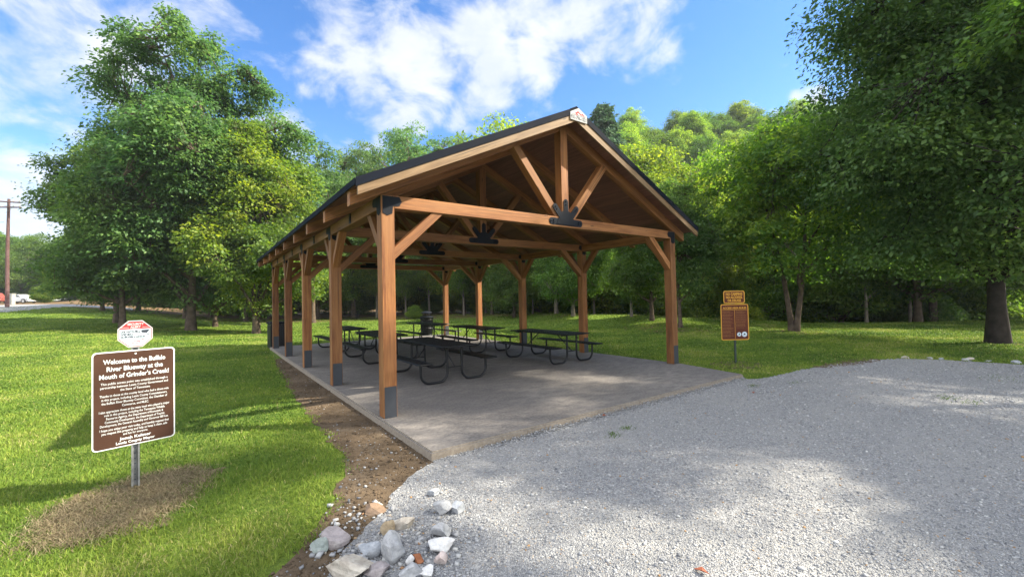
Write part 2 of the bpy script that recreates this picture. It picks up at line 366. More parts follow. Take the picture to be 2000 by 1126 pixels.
# ------------------------------------------------------------------ terrain
def sst(a, b, x):
    t = np.clip((x-a)/(b-a), 0, 1); return t*t*(3-2*t)
def terrain(x, y):
    x = np.asarray(x, float); y = np.asarray(y, float)
    dx, dy = x-CX[0], y-CX[1]
    D = dx*math.sin(YAW)+dy*math.cos(YAW); Rr = dx*math.cos(YAW)-dy*math.sin(YAW)
    Dp = np.maximum(D, .5); a = np.clip(Rr/Dp, -2.2, 2.2)
    f = sst(.5, 5, D)
    z = np.full_like(D, -.11)
    rise = np.where(D < 38, 1.42*np.clip((D-8)/30, 0, 1)**1.15, np.where(D < 50, 1.42+(D-38)*.064, 2.19+np.clip(D-50, 0, 60)*.024))
    z = z+f*rise*sst(-.56, -1.12, a)
    Dc = np.interp(a, [-.3, -.1, .12, .36, .6, .85, 1.3], [52, 46, 33, 26, 23.5, 22.5, 22])
    hm = np.interp(a, [-.2, .0, .12, .36, .55, .7, .85], [.2, .25, .5, .45, .25, .05, 0.])
    z = z+f*hm*np.exp(-((D-Dc)/5.5)**2)
    # the bank falls to the creek behind the crest, then the wooded hill climbs
    z = z-f*3.2*sst(.5, 9, D-Dc)*sst(-.12, .16, a)
    z = z+f*sst(50, 112, D)*37.5*sst(-.05, .32, a)+f*sst(48, 110, D)*6*sst(-.15, -.5, a)*sst(-1.1, -.8, a)
    z = z+.03*np.sin(x*.9+1.3)*np.sin(y*.7)*sst(10, 16, D)
    return z
def tz(x, y): return float(terrain(np.array([x]), np.array([y]))[0])

def pnoise(x, y, seed=0, f=1.):
    rs = np.random.RandomState(seed); v = 0
    for k in range(7):
        th = rs.rand()*6.28; fr = f*(.6+1.6*rs.rand()); v = v+np.sin((x*math.cos(th)+y*math.sin(th))*fr+rs.rand()*6.28+1.3*np.sin((x*math.sin(th)-y*math.cos(th))*fr*.6+rs.rand()*6))
    return v/7*1.6
def inpoly(x, y, P):
    P = np.asarray(P); c = np.zeros(len(x), bool); n = len(P)
    for i in range(n):
        x1, y1 = P[i]; x2, y2 = P[(i+1) % n]
        if y1 == y2: continue
        k = ((y1 > y) != (y2 > y)) & (x < (x2-x1)*(y-y1)/(y2-y1)+x1); c ^= k
    return c
def ragged(P, step=.06, amp=.035, seed=1):
    rs = np.random.RandomState(seed); out = []
    for i in range(len(P)):
        a, b = np.array(P[i], float), np.array(P[(i+1) % len(P)], float); L = np.linalg.norm(b-a)
        st = step if L < 25 else 2.; n = max(1, int(L/st)); nn = np.array([-(b-a)[1], (b-a)[0]])/max(L, 1e-6)
        for k in range(n):
            p = a+(b-a)*k/n
            out.append(p+nn*amp*(1.6*pnoise(np.array(p[0]*9), np.array(p[1]*9), seed)+rs.randn()*.35))
    return np.array(out)
def sheet(name, P, z, mat):
    bm = bmesh.new(); f = bm.faces.new([bm.verts.new((p[0], p[1], z)) for p in P]); f.normal_update()
    if f.normal.z < 0: f.normal_flip()
    bmesh.ops.triangulate(bm, faces=bm.faces[:])
    o = link(name, bm_mesh(name, bm, mat)); o['kind'] = 'structure'; return o

xs = np.unique(np.concatenate([np.arange(-10, 24, .25), np.arange(-60, 90, 1.0), np.linspace(-800, 1000, 91)]))
ys = np.unique(np.concatenate([np.arange(-8, 26, .25), np.arange(-30, 110, 1.0), np.linspace(-300, 1200, 76)]))
X, Y = np.meshgrid(xs, ys); Z = terrain(X.ravel(), Y.ravel())
nx, ny = len(xs), len(ys); I = np.arange(nx*ny).reshape(ny, nx)
F = np.stack([I[:-1, :-1], I[:-1, 1:], I[1:, 1:], I[1:, :-1]], -1).reshape(-1, 4)
gm = np_mesh('ground', np.stack([X.ravel(), Y.ravel(), Z], 1), F, MT['lawn'], smooth=True)
dx, dy = X.ravel()-CX[0], Y.ravel()-CX[1]; Dg = dx*math.sin(YAW)+dy*math.cos(YAW); Ag = (dx*math.cos(YAW)-dy*math.sin(YAW))/np.maximum(Dg, .5)
lit = np.clip(sst(34, 44, Dg)*sst(-.95, -.75, Ag), 0, 1)
Dcg = np.interp(Ag, [-.3, -.1, .12, .36, .6, .85, 1.3], [44, 42, 33, 26, 23.5, 22.5, 22]); lit = np.maximum(lit, sst(-2.5, 1.5, Dg-Dcg)*.75)
LITTER_SPOTS = []
for px, py, D in [(330, 640, 26), (300, 640, 25), (447, 650, 26), (475, 652, 26), (1118, 628, 31), (1270, 640, 22), (1325, 650, 20), (1550, 650, 19), (1945, 672, 13.8), (1085, 612, 34)]:
    p = gd(px, py, D); r = 2.2 if D > 15 else 1.6
    lit = np.maximum(lit, .62*np.exp(-((X.ravel()-p[0])**2+(Y.ravel()-p[1])**2)/(r*r)))
a_ = gm.attributes.new('litter', 'FLOAT', 'POINT'); a_.data.foreach_set('value', lit.astype(np.float32))
tag(link('ground', gm), kind='structure')

SLAB = [(-.043, -1.663), (7.05, -1.70), (7.42, .0), (7.47, 12.78), (-.043, 12.78)]
PX = lambda L: [tuple(gz(x, y)[:2]) for x, y in L]
GRAVEL = PX([(843, 903), (800, 932), (768, 962), (748, 1000), (705, 1040), (665, 1078), (640, 1126)])+[(-1.9, -4.2), (-2.4, -9), (-6, -30), (60, -30), (60, -9), (26, -6.2)]+PX([(2000, 712), (1850, 703), (1760, 700), (1700, 703), (1620, 713), (1560, 723), (1500, 737), (1446, 742)])+[(7.0, -1.6), (3, -1.5), (.1, -1.55)]
DIRT = PX([(524, 683), (528, 690), (545, 722), (570, 768), (605, 812), (640, 852), (672, 888), (676, 922), (655, 968), (630, 1012), (590, 1062), (545, 1108), (515, 1128)])+[(-2.1, -3.6), (-2.4, -5.2), (-1.2, -5.2), (-.3, -2.6), (.3, -2.0), (.3, -1.2), (.3, 12.7)]
STRAW = PX([(50, 1070), (75, 1015), (130, 978), (205, 955), (290, 925), (385, 905), (408, 930), (375, 965), (330, 998), (270, 1035), (215, 1050), (150, 1058), (95, 1082)])
_sc = np.mean(STRAW, 0); STRAW = [tuple(_sc+(np.array(p_)-_sc)*.88) for p_ in STRAW]
gravR, dirtR, strawR = ragged(GRAVEL, .07, .03, 3), ragged(DIRT, .06, .035, 4), ragged(STRAW, .05, .13, 5)
sheet('gravel_lot', gravR, -.098, MT['gravel'])
sheet('dirt_strip', dirtR, -.103, MT['dirt'])
sheet('dead_grass_patch', strawR, -.1045, MT['straw'])
sheet('mud_patch', ragged(PX([(1585, 716), (1640, 704), (1700, 699), (1730, 702), (1690, 710), (1620, 719)]), .08, .06, 6), -.094, MT['dirt'])
sheet('bare_patch', ragged(PX([(1385, 708), (1430, 703), (1475, 707), (1500, 714), (1450, 720), (1400, 716)]), .08, .06, 7), -.104, MT['dirt'])
# gravel road far on the left, lying on the slope
rd = []
for D in np.arange(39, 49.1, .5): rd.append([gd(px, 563, D)[:2] for px in np.arange(-900, 700, 20)])
rd = np.array(rd); rz = terrain(rd[..., 0].ravel(), rd[..., 1].ravel())+.02
nI = np.arange(rd.shape[0]*rd.shape[1]).reshape(rd.shape[:2])
keep = []
for i in range(rd.shape[0]-1):
    for j in range(rd.shape[1]-1):
        pxx = -900+20*j; Dv = 39+.5*i
        far = 49 if pxx < 40 else 49-(0)*0
        near = 39 if pxx < 0 else 39+min(7.5, pxx*.055)
        if near <= Dv < far and pxx < 255: keep.append((nI[i, j], nI[i, j+1], nI[i+1, j+1], nI[i+1, j]))
tag(link('gravel_road', np_mesh('gravel_road', np.column_stack([rd.reshape(-1, 2), rz]), np.array(keep), MT['gravel'], smooth=True)), kind='structure')

bm = bmesh.new(); bm_prism(bm, SLAB, -.35, 0, 'z')
bmesh.ops.bevel(bm, geom=[e for e in bm.edges if abs(e.verts[0].co.z) < 1e-4 and abs(e.verts[1].co.z) < 1e-4], offset=.018, segments=2, affect='EDGES')
tag(link('concrete_slab', bm_mesh('concrete_slab', bm, MT['concrete'])), kind='structure')

# ------------------------------------------------------------------ pavilion
P_, WP, B_ = .2, 7.18, 3.027
pav = empty('park_pavilion', (0, 0, 0), 0, 'large open timber picnic pavilion with dark gabled metal roof on a concrete slab', 'pavilion')
wm, pm = MT['wood'], MT['plate']
XC = (WP+P_)/2; SL = .477; XE = .43
def soff(x): return 3.262+SL*(XE+(x if x <= XC else 2*XC-x))   # underside of the roof deck
TIE0, TIE1 = 3.072, 3.265
def thin(name, pts, y0, y1, mat, par):
    b = bmesh.new(); bm_prism(b, pts, y0, y1); return link(name, bm_mesh(name, b, mat), None, par)
def capsule(ax, az, bx, bz, r, n=5):
    d = Vector((bx-ax, bz-az)); a0 = math.atan2(d.y, d.x); o = []
    for k in range(n+1): t = a0-math.pi/2+math.pi*k/n; o.append((bx+r*math.cos(t), bz+r*math.sin(t)))
    for k in range(n+1): t = a0+math.pi/2+math.pi*k/n; o.append((ax+r*math.cos(t), az+r*math.sin(t)))
    return o
for side in (0, 1):
    for i in range(5):
        x0 = WP*side; y0 = B_*i
        po = beam('post', (x0+.1, y0+.1, 0), (x0+.1, y0+.1, 3.262), .2, .2, wm, pav, up=(0, 1, 0))
        fl = bmesh.new(); bm_box(fl, x0+.012, x0+.19, y0-.006, y0+.003, .004, .45); bm_box(fl, x0+.012, x0+.19, y0+.197, y0+.206, .004, .45)
        fl.transform(BEAM_M[po.name].inverted()); link('flashing', bm_mesh('flashing', fl, MT['flash']), None, po)
        s = 1 if side == 0 else -1; xi = x0+.2 if side == 0 else x0
        # knee brace in the plane of the truss
        beam('knee_brace', (xi-s*.06, y0+.1, 2.345), (xi+s*.80, y0+.1, 3.145), .135, .155, wm, pav, up=(0, 1, 0), bev=.005)
        if i < 4: beam('knee_brace', (x0+.1, y0+.15, 2.44), (x0+.1, y0+.74, 3.13), .125, .14, wm, pav, up=(1, 0, 0), bev=.005)
        if i > 0: beam('knee_brace', (x0+.1, y0+.05, 2.44), (x0+.1, y0-.54, 3.13), .125, .14, wm, pav, up=(1, 0, 0), bev=.005)
        if i < 4: beam('eave_beam', (x0+.1, y0+.2, 3.16), (x0+.1, y0+B_, 3.16), .194, .20, wm, pav)
        # corner plates: an L on each visible face of the post top
        for yy, dy in ((y0, -1), (y0+.2, 1)):
            ya, yb = (yy-.007, yy+.002) if dy < 0 else (yy-.002, yy+.007)
            L = [(0.02, 2.99), (.09, 2.955), (.165, 2.99), (.175, 3.10), (.28, 3.115), (.315, 3.175), (.28, 3.245), (.02, 3.245)]
            if side: L = [(.2-a, b) for a, b in L]
            thin('corner_plate', [(x0+a, b) for a, b in L], ya, yb, pm, pav)
        xf = x0 if side == 0 else x0+.2; q = -1 if side == 0 else 1
        bb = bmesh.new()
        Ls = [(.0, 3.0), (.075, 2.96), (.15, 3.0), (.17, 3.10), (.33, 3.12), (.36, 3.18), (.33, 3.24), (.0, 3.24)]
        A = [bb.verts.new((xf-q*.002, y0+.02+a, b)) for a, b in Ls]; Bv = [bb.verts.new((xf+q*.007, y0+.02+a, b)) for a, b in Ls]
        bb.faces.new(A); bb.faces.new(Bv[::-1])
        for k in range(8): bb.faces.new((A[k], A[(k+1) % 8], Bv[(k+1) % 8], Bv[k]))
        bmesh.ops.recalc_face_normals(bb, faces=bb.faces[:]); link('corner_plate', bm_mesh('corner_plate', bb, pm), None, pav)
for i in range(5):
    y0 = B_*i
    beam('tie_beam', (P_, y0+.1, (TIE0+TIE1)/2), (WP, y0+.1, (TIE0+TIE1)/2), .194, TIE1-TIE0, wm, pav)
    beam('king_post', (XC, y0+.1, TIE1), (XC, y0+.1, 5.04), .185, .185, wm, pav, up=(0, 1, 0))
    for s in (-1, 1):
        beam('truss_strut', (XC+s*.16, y0+.1, TIE1-.02), (XC+s*1.19, y0+.1, 4.48), .15, .165, wm, pav, up=(0, 1, 0))
    for ya, yb in ((y0-.008, y0+.003), (y0+.197, y0+.208)):
        g = bmesh.new(); e = 0
        for (ax, az, bx, bz, r) in [(-.38, 3.17, .38, 3.17, .066), (0, 3.2, 0, 3.57, .058), (-.08, 3.22, -.285, 3.46, .058), (.08, 3.22, .285, 3.46, .058)]:
            bm_prism(g, capsule(XC+ax, az, XC+bx, bz, r), ya-e if ya < y0+.1 else ya, yb if ya < y0+.1 else yb+e); e += .0015
        bm_prism(g, [(XC-.26, 3.12), (XC+.26, 3.12), (XC+.13, 3.36), (XC, 3.42), (XC-.13, 3.36)], ya-.007 if ya < y0+.1 else ya, yb if ya < y0+.1 else yb+.007)
        for (bx, bz) in [(-.40, 3.17), (-.33, 3.19), (-.33, 3.145), (.40, 3.17), (.33, 3.19), (.33, 3.145), (0, 3.58), (0, 3.52), (-.28, 3.455), (-.245, 3.415), (.28, 3.455), (.245, 3.415)]:
            t = .006+.016
            bm_prism(g, capsule(XC+bx-.0005, bz, XC+bx+.0005, bz, .013, 4), (ya-.018) if ya < y0+.1 else ya, yb if ya < y0+.1 else yb+.018)
        link('gusset_plate', bm_mesh('gusset_plate', g, pm), None, pav)
for i in range(9):
    y0 = .1+B_/2*i
    for s in (-1, 1):
        xe = -XE if s < 0 else 2*XC+XE; zb = soff(-XE)
        # plumb-cut rafter: an outline in XZ with a vertical end
        pts = [(0, -.205), (XC+XE-.002, SL*(XC+XE)-.205), (XC+XE-.002, SL*(XC+XE)-.002), (0, -.002)]
        bm = bmesh.new(); bm_prism(bm, [(a if s < 0 else -a, b) for a, b in pts], -.07, .07)
        # turn local X along the slope so the grain runs with the rafter
        ang = math.atan(SL)*(-1 if s < 0 else 1)
        rot = Matrix.Rotation(ang, 4, 'Y'); bm.transform(rot.inverted())
        o = link('rafter', bm_mesh('rafter', bm, wm), None, pav); o.matrix_local = Matrix.Translation((xe, y0, zb)) @ rot
    for x0, q in ((0.0, -1), (WP+P_, 1)):
        if i % 2 == 0: continue
        b = bmesh.new(); xa, xb = sorted((x0-q*.002, x0+q*.010)); bm_box(b, xa, xb, y0-.05, y0+.05, 3.08, 3.25); link('rafter_strap', bm_mesh('rafter_strap', b, pm), None, pav)
FO = .33; YB = 4*B_+P_+FO
for s in (-1, 1):
    T = lambda x: x if s < 0 else 2*XC-x
    # roof deck, roofing, rake boards
    b = bmesh.new(); bm_prism(b, [(T(-XE-.005), soff(-XE-.005)), (T(XC), soff(XC)), (T(XC), soff(XC)+.03), (T(-XE-.005), soff(-XE-.005)+.03)], -FO+.045, YB-.045)
    link('roof_deck', bm_mesh('roof_deck', b, MT['deck']), None, pav)
    b = bmesh.new(); bm_prism(b, [(T(-XE-.03), soff(-XE-.03)+.034), (T(XC), soff(XC)+.034), (T(XC), soff(XC)+.05), (T(-XE-.03), soff(-XE-.03)+.05)], -FO-.02, YB+.02)
    for k in range(int((YB+FO)/.4)+1):
        y = -FO+.02+.4*k; bm_prism(b, [(T(-XE-.03), soff(-XE-.03)+.052), (T(XC-.06), soff(XC-.06)+.052), (T(XC-.06), soff(XC-.06)+.082), (T(-XE-.03), soff(-XE-.03)+.082)], y-.012, y+.012)
    for y0, y1 in ((-FO-.032, -FO-.022), (YB+.022, YB+.032)):     # rake trim
        bm_prism(b, [(T(-XE-.03), soff(-XE-.03)-.015), (T(XC), soff(XC)-.015), (T(XC), soff(XC)+.105), (T(-XE-.03), soff(-XE-.03)+.105)], y0, y1)
    bm_prism(b, [(T(-XE-.04), soff(-XE)-.005), (T(-XE-.031), soff(-XE)-.005), (T(-XE-.031), soff(-XE)+.085), (T(-XE-.04), soff(-XE)+.085)], -FO-.02, YB+.02)   # eave trim
    link('metal_roof', bm_mesh('metal_roof', b, MT['roofing']), None, pav)
    for y0, y1 in ((-FO-.018, -FO+.02), (YB-.02, YB+.018)):
        L = XC+XE; pts = [(0, -.135), (L, SL*L-.165), (L, SL*L-.002), (0, -.002)]
        b = bmesh.new(); bm_prism(b, [(a if s < 0 else -a, c) for a, c in pts], -.019, .019)
        ang = math.atan(SL)*(-1 if s < 0 else 1); rot = Matrix.Rotation(ang, 4, 'Y'); b.transform(rot.inverted())
        o = link('rake_board', bm_mesh('rake_board', b, MT['wood_pale']), None, pav); o.matrix_local = Matrix.Translation((T(-XE), (y0+y1)/2, soff(-XE))) @ rot
b = bmesh.new(); bm_prism(b, [(XC-.16, soff(XC)+.02), (XC, soff(XC)+.098), (XC+.16, soff(XC)+.02), (XC+.16, soff(XC)+.035), (XC, soff(XC)+.115), (XC-.16, soff(XC)+.035)], -FO-.04, YB+.04)
link('ridge_cap', bm_mesh('ridge_cap', b, MT['roofing']), None, pav)

# ------------------------------------------------------------------ lettering helper
def text_mesh(body, size, mat, width=None, bold=0., align='CENTER', shear=0., sx=1., space=1., line=1.0):
    cu = bpy.data.curves.new('txt', 'FONT'); cu.body = body; cu.size = size; cu.align_x = align; cu.offset = bold; cu.extrude = .0006; cu.resolution_u = 2
    cu.space_character = space; cu.space_line = line; cu.shear = shear
    o = bpy.data.objects.new('txt', cu); COL.objects.link(o)
    dg = bpy.context.evaluated_depsgraph_get(); me = bpy.data.meshes.new_from_object(o.evaluated_get(dg))
    bpy.data.objects.remove(o); bpy.data.curves.remove(cu)
    n = len(me.vertices); co = np.zeros(n*3, np.float32); me.vertices.foreach_get('co', co); co = co.reshape(-1, 3)
    if n and width:
        k = width/max(1e-6, co[:, 0].max()-co[:, 0].min()); co[:, 0] *= k
    else: co[:, 0] *= sx
    # lettering lies in local XZ, facing -Y
    co = np.stack([co[:, 0], -co[:, 2], co[:, 1]], 1); me.vertices.foreach_set('co', co.ravel().astype(np.float32))
    me.materials.clear(); me.materials.append(mat); me.update()
    return me
def letter(par, body, x, z, size, mat, y=-.0045, name='lettering', **kw):
    o = link(name, text_mesh(body, size, mat, **kw), None, par); o.location = (x, y, z); return o
def rrect(w, h, r, cz=0., n=4):
    o = []
    for cx, cy, a0 in ((w/2-r, h/2-r, 0), (-w/2+r, h/2-r, 90), (-w/2+r, -h/2+r, 180), (w/2-r, -h/2+r, 270)):
        for k in range(n+1): a = R(a0+90*k/n); o.append((cx+r*math.cos(a), cz+cy+r*math.sin(a)))
    return o
def plate(name, pts, y0, y1, mat, par):
    b = bmesh.new(); bm_prism(b, pts, y0, y1); return link(name, bm_mesh(name, b, mat), None, par)

# sign on the gable
gs = empty('gable_sign', (XC+.05, -FO-.035, 5.06), 0, 'small white gable plaque with a red roof mark and a phone number', 'sign')
plate('panel', [(-.22, 0), (.22, 0), (.22, .14), (.0, .255), (-.22, .14)], -.006, 0, MT['white'], gs)
letter(gs, '931-796-1521', 0, .022, .095, MT['ink'], -.008, width=.41, bold=.0035)
plate('logo', [(-.13, .12), (-.02, .19), (.09, .125), (.05, .125), (-.015, .16), (-.05, .135), (-.02, .118), (-.05, .11), (-.085, .135)], -.0085, -.006, MT['red'], gs)
plate('logo', [(.07, .15), (.10, .165), (.16, .115), (.13, .118)], -.0085, -.006, MT['red'], gs)
plate('logo', [(-.19, .102), (.19, .102), (.19, .109), (-.19, .109)], -.0085, -.006, MT['ink'], gs)

# ------------------------------------------------------------------ welcome sign
pL, pR_ = gd(179, 783, 3.95), gd(341.5, 766, 4.43)
ang = math.atan2(pR_[1]-pL[1], pR_[0]-pL[0]); mid = (pL+pR_)/2; SW = float(np.hypot(*(pR_-pL)[:2]))
ztop = (gd(181, 687, 3.95)[2]+gd(341, 679, 4.43)[2])/2; zbot = (gd(177, 880, 3.95)[2]+gd(341, 853, 4.43)[2])/2; SH = ztop-zbot; ZC = (ztop+zbot)/2
ws = empty('welcome_sign', (mid[0], mid[1], -.11), ang, 'brown welcome sign with white lettering on a grey steel post in the lawn', 'sign')
zc = ZC+.11
plate('panel', rrect(SW, SH, .035, zc), .0, .004, MT['silver'], ws)
plate('face', rrect(SW-.022, SH-.022, .028, zc), -.002, .0, MT['brown'], ws)
b = bmesh.new()                                   # U-channel post with holes
Hp = zc+SH/2+.12
bm_prism(b, [(-.032, .006), (-.018, .006), (-.013, .034), (.013, .034), (.018, .006), (.032, .006), (.032, .010), (.021, .010), (.016, .038), (-.016, .038), (-.021, .010), (-.032, .010)], -.2, Hp, 'z')
po = link('post', bm_mesh('post', b, MT['galv']), None, ws)
b = bmesh.new()
for k in range(40):
    z = .1+k*.026*2
    if z < Hp-.03: bm_prism(b, capsule(-.0002, z, .0002, z, .005, 4), .0325, .0335)
link('bolt_hole', bm_mesh('bolt_hole', b, MT['ink']), None, po)
for dz in (SH/2-.035, -SH/2+.03): plate('bolt', capsule(-.0003, zc+dz, .0003, zc+dz, .008, 4), -.008, -.002, MT['silver'], ws)
u = SH/.93
top = zc+SH/2
rows = [('Welcome to the Buffalo', .118, .062, .465, .0012), ('River Blueway at the', .188, .062, .42, .0012), ('Mouth of Grinder\u2019s Creek!', .258, .062, .52, .0012)]
body = [('This public access point was established through a', .315, .50), ('partnership between Lewis County Government and', .35, .505), ('the State of Tennessee.', .385, .225),
        ('Thanks to those at the county level who had a direct role', .43, .515), ('in this project, including Lewis County Commissioners,', .465, .49), ('the Buffalo River Blueway Committee, the Chamber of', .50, .49), ('Commerce, and MLEC.', .535, .20),
        ('I also appreciate those at the state level who played a major', .58, .525), ('role in this project, including the Tennessee Wildlife', .613, .45), ('Resource Agency, the Department of Economic &', .646, .425), ('Community Development, the Department of Tourist', .679, .445), ('Development, the General Assembly and Governor Bill Lee.', .712, .51),
        ('I hope you enjoy your visit today, and humbly request that', .752, .515), ('you respect this property and help us keep it clean, safe', .785, .49), ('and fun for everyone.', .816, .185)]
for tx, d, sz, w, bo in rows: letter(ws, tx, 0, top-d*u, sz*u, MT['silver'], -.003, width=w*SW/.62, bold=bo)
for tx, d, w in body: letter(ws, tx, 0, top-d*u, .031*u, MT['silver'], -.003, width=w*SW/.62, bold=.0002)
letter(ws, 'Jonah Keltner', 0, top-.862*u, .038*u, MT['silver'], -.003, width=.235*SW/.62, bold=.001)
letter(ws, 'Lewis County Mayor', 0, top-.9*u, .034*u, MT['silver'], -.003, width=.29*SW/.62, bold=.001)
# octagonal camera warning above it, on the same post
zo = zc+SH/2+.158
sg = empty('security_sign', (mid[0], mid[1], -.11+zo), ang, 'red and white octagonal video surveillance sign above the brown welcome sign', 'sign')
def octo(w, h, c=.60): a = w/2; bq = h/2; return [(a, bq*.40), (a*.40, bq), (-a*.40, bq), (-a, bq*.40), (-a, -bq*.40), (-a*.40, -bq), (a*.40, -bq), (a, -bq*.40)]
plate('panel', octo(.265, .265), -.001, .004, MT['white'], sg)
plate('border', octo(.247, .247), -.0022, -.001, MT['red'], sg)
plate('face', octo(.236, .236), -.0034, -.0022, MT['ltblue'], sg)
a = .247/2; plate('header', [(-a, a*.40), (a, a*.40), (a*.40, a), (-a*.40, a)], -.0046, -.0034, MT['red'], sg)
letter(sg, 'SECURITY', 0, .087, .03, MT['white'], -.0054, width=.125, bold=.0012); letter(sg, 'ALERT', 0, .058, .03, MT['white'], -.0054, width=.08, bold=.0012)
for x0, x1 in ((-.115, -.05), (.05, .115)): plate('rule', [(x0, .063), (x1, .063), (x1, .067), (x0, .067)], -.0054, -.0046, MT['white'], sg)
letter(sg, '24 HOUR', -.108, .014, .03, MT['ink'], -.0042, align='LEFT', width=.13, bold=.0012); letter(sg, 'VIDEO', -.108, -.013, .03, MT['ink'], -.0042, align='LEFT', width=.095, bold=.0012)
letter(sg, 'SURVEILLANCE', -.108, -.036, .024, MT['ink'], -.0042, align='LEFT', width=.18, bold=.001)
letter(sg, 'ALL ACTIVITIES ARE', 0, -.062, .013, MT['red'], -.0042, width=.13, bold=.0003); letter(sg, 'MONITORED', 0, -.078, .014, MT['red'], -.0042, width=.08, bold=.0003); letter(sg, '& RECORDED', 0, -.094, .014, MT['red'], -.0042, width=.085, bold=.0003)
plate('camera_mark', [(.045, .036), (.10, .038), (.105, .026), (.085, .006), (.05, .010), (.042, .022)], -.0046, -.0034, MT['ink'], sg)
plate('camera_mark', [(.083, .006), (.088, .006), (.09, -.004), (.105, -.010), (.104, -.018), (.097, -.016), (.086, -.006)], -.0046, -.0034, MT['ink'], sg)
plate('camera_mark', capsule(.0285, .02, .0286, .02, .007, 5), -.0046, -.0034, MT['ink'], sg)

# ------------------------------------------------------------------ rules sign on the right
rs0 = gz(1438, 710, -.11); ra = math.atan2(-.60, .80)
rsn = empty('rules_sign', (rs0[0], rs0[1], -.11), ra, 'maroon access rules board with yellow border on a green post beside the gravel', 'sign')
def zat(y): return gd(1438, y, 11.06)[2]+.11
z0, z1, z2, z3 = zat(662), zat(593), zat(591.5), zat(567.5)
w1, w2 = .71, .545
b = bmesh.new(); bm_box(b, -.022, .022, .008, .045, -.15, z3-.05); link('post', bm_mesh('post', b, MT['green_post']), None, rsn)
for nm, w, za, zb in (('rules_panel', w1, z0, z1), ('warning_panel', w2, z2, z3)):
    pn = plate(nm, rrect(w, zb-za, .045, (za+zb)/2), 0, .005, MT['yellow'], rsn)
    plate('face', rrect(w-.045, zb-za-.045, .03, (za+zb)/2), -.002, 0, MT['maroon'], pn)
hh = (z3-z2)
for k, tx in enumerate(('NO CAMPING', 'NO ALCOHOL', 'OR DRUGS')): letter(rsn, tx, 0, z3-.115*hh/.33-.085*k*hh/.33, .085, MT['yellow'], -.0035, width=(.42, .42, .34)[k], bold=.004)
letter(rsn, 'ACCESS AREA RULES', 0, z1-.125, .07, MT['yellow'], -.0035, width=.6, bold=.0025)
plate('rule', [(-.32, z1-.155), (.32, z1-.155), (.32, z1-.148), (-.32, z1-.148)], -.003, -.002, MT['yellow'], rsn)
plate('rule', [(-.004, z0+.04), (.004, z0+.04), (.004, z1-.155), (-.004, z1-.155)], -.003, -.002, MT['yellow'], rsn)
rng = random.Random(4); b = bmesh.new()
for colx, zlo in ((-.31, z0+.06), (.03, z0+.30)):
    z = z1-.19
    while z > zlo:
        for _ in range(rng.choice((2, 3, 4, 4))):
            if z < zlo: break
            x = colx; lim = colx+rng.uniform(.19, .275)
            while x < lim:
                wl = rng.uniform(.016, .045); bm_prism(b, [(x, z), (min(x+wl, lim), z), (min(x+wl, lim), z+.009), (x, z+.008)], -.003, -.002); x += wl+.009
            z -= .019
        z -= .017
link('small_print', bm_mesh('small_print', b, MT['tan_print']), None, rsn)
for cxx, r in ((.10, .052), (.235, .066)):
    em = plate('emblem', capsule(cxx-.0005, z0+.145, cxx+.0005, z0+.145, r, 10), -.0035, -.002, MT['ltblue'], rsn)
    plate('emblem_mark', [(cxx-r*.5, z0+.125), (cxx+r*.45, z0+.13), (cxx+r*.1, z0+.18)], -.0045, -.0035, MT['green_post'], em)

# ------------------------------------------------------------------ picnic tables
def make_table():
    t = empty('picnic_table'); bk = MT['black']; L = 2.4
    def slats(name, x0, x1, z, n, th=.028):
        b = bmesh.new(); w = (x1-x0)
        bm_box(b, x0, x1, -L/2, L/2, z-th, z-.008, .006)
        # raised lattice of the coated steel mesh and a rolled rim
        for k in range(n): a = x0+w*(k+.5)/n; bm_box(b, a-.010, a+.010, -L/2+.03, L/2-.03, z-.012, z)
        for k in range(31): y = -L/2+.04+(L-.08)*k/30; bm_box(b, x0+.02, x1-.02, y-.008, y+.008, z-.013, z-.002)
        for xx in (x0, x1): bm_tube(b, [(xx, -L/2, z-.014), (xx, L/2, z-.014)], .017, 6)
        for yy in (-L/2, L/2): bm_tube(b, [(x0, yy, z-.0145), (x1, yy, z-.0145)], .0168, 6)
        return link(name, bm_mesh(name, b, bk), None, t)
    slats('tabletop', -.38, .38, .76, 12)
    slats('bench', -.875, -.62, .455, 4); slats('bench', .62, .875, .455, 4)
    for sy in (-1, 1):
        y = sy*.93
        for s in (-1, 1):
            pts = [(s*.17, y, .73), (s*.17, y, .22)]
            cx, cz, r = s*.36, .215, .19
            for k in range(1, 7): a = math.pi+math.pi/2*k/6; pts.append((cx+s*0+(math.cos(a)*r if s > 0 else -math.cos(a)*r), y, cz+math.sin(a)*r))
            cx2 = s*.57
            for k in range(0, 7): a = -math.pi/2+math.pi/2*k/6; pts.append((cx2+(math.cos(a)*r*s), y, cz+math.sin(a)*r))
            pts.append((s*.76, y, .43))
            b = bmesh.new(); bm_tube(b, pts, .026, 9); link('leg', bm_mesh('leg', b, bk), None, t)
        b = bmesh.new(); bm_box(b, -.36, .36, y-.03, y+.03, .700, .731)
        link('crossbar', bm_mesh('crossbar', b, bk), None, t)
        for xa in (-.86, .63): b = bmesh.new(); bm_box(b, xa, xa+.23, y-.03, y+.03, .408, .428); link('bench_bracket', bm_mesh('bench_bracket', b, bk), None, t)
        b = bmesh.new(); bm_tube(b, [(-.17, y, .30), (.17, y, .30)], .013, 6); bm_tube(b, [(0, y, .30), (0, sy*.35, .72)], .013, 6); link('stay_rod', bm_mesh('stay_rod', b, bk), None, t)
    return t
def children(o): return [c for c in bpy.data.objects if c.parent == o]
def copy_tree(o, parent=None):
    kids = children(o); c = o.copy(); COL.objects.link(c)
    if parent is not None: c.parent = parent; c.matrix_parent_inverse = o.matrix_parent_inverse
    for k in kids: copy_tree(k, c)
    return c
tb0 = make_table()
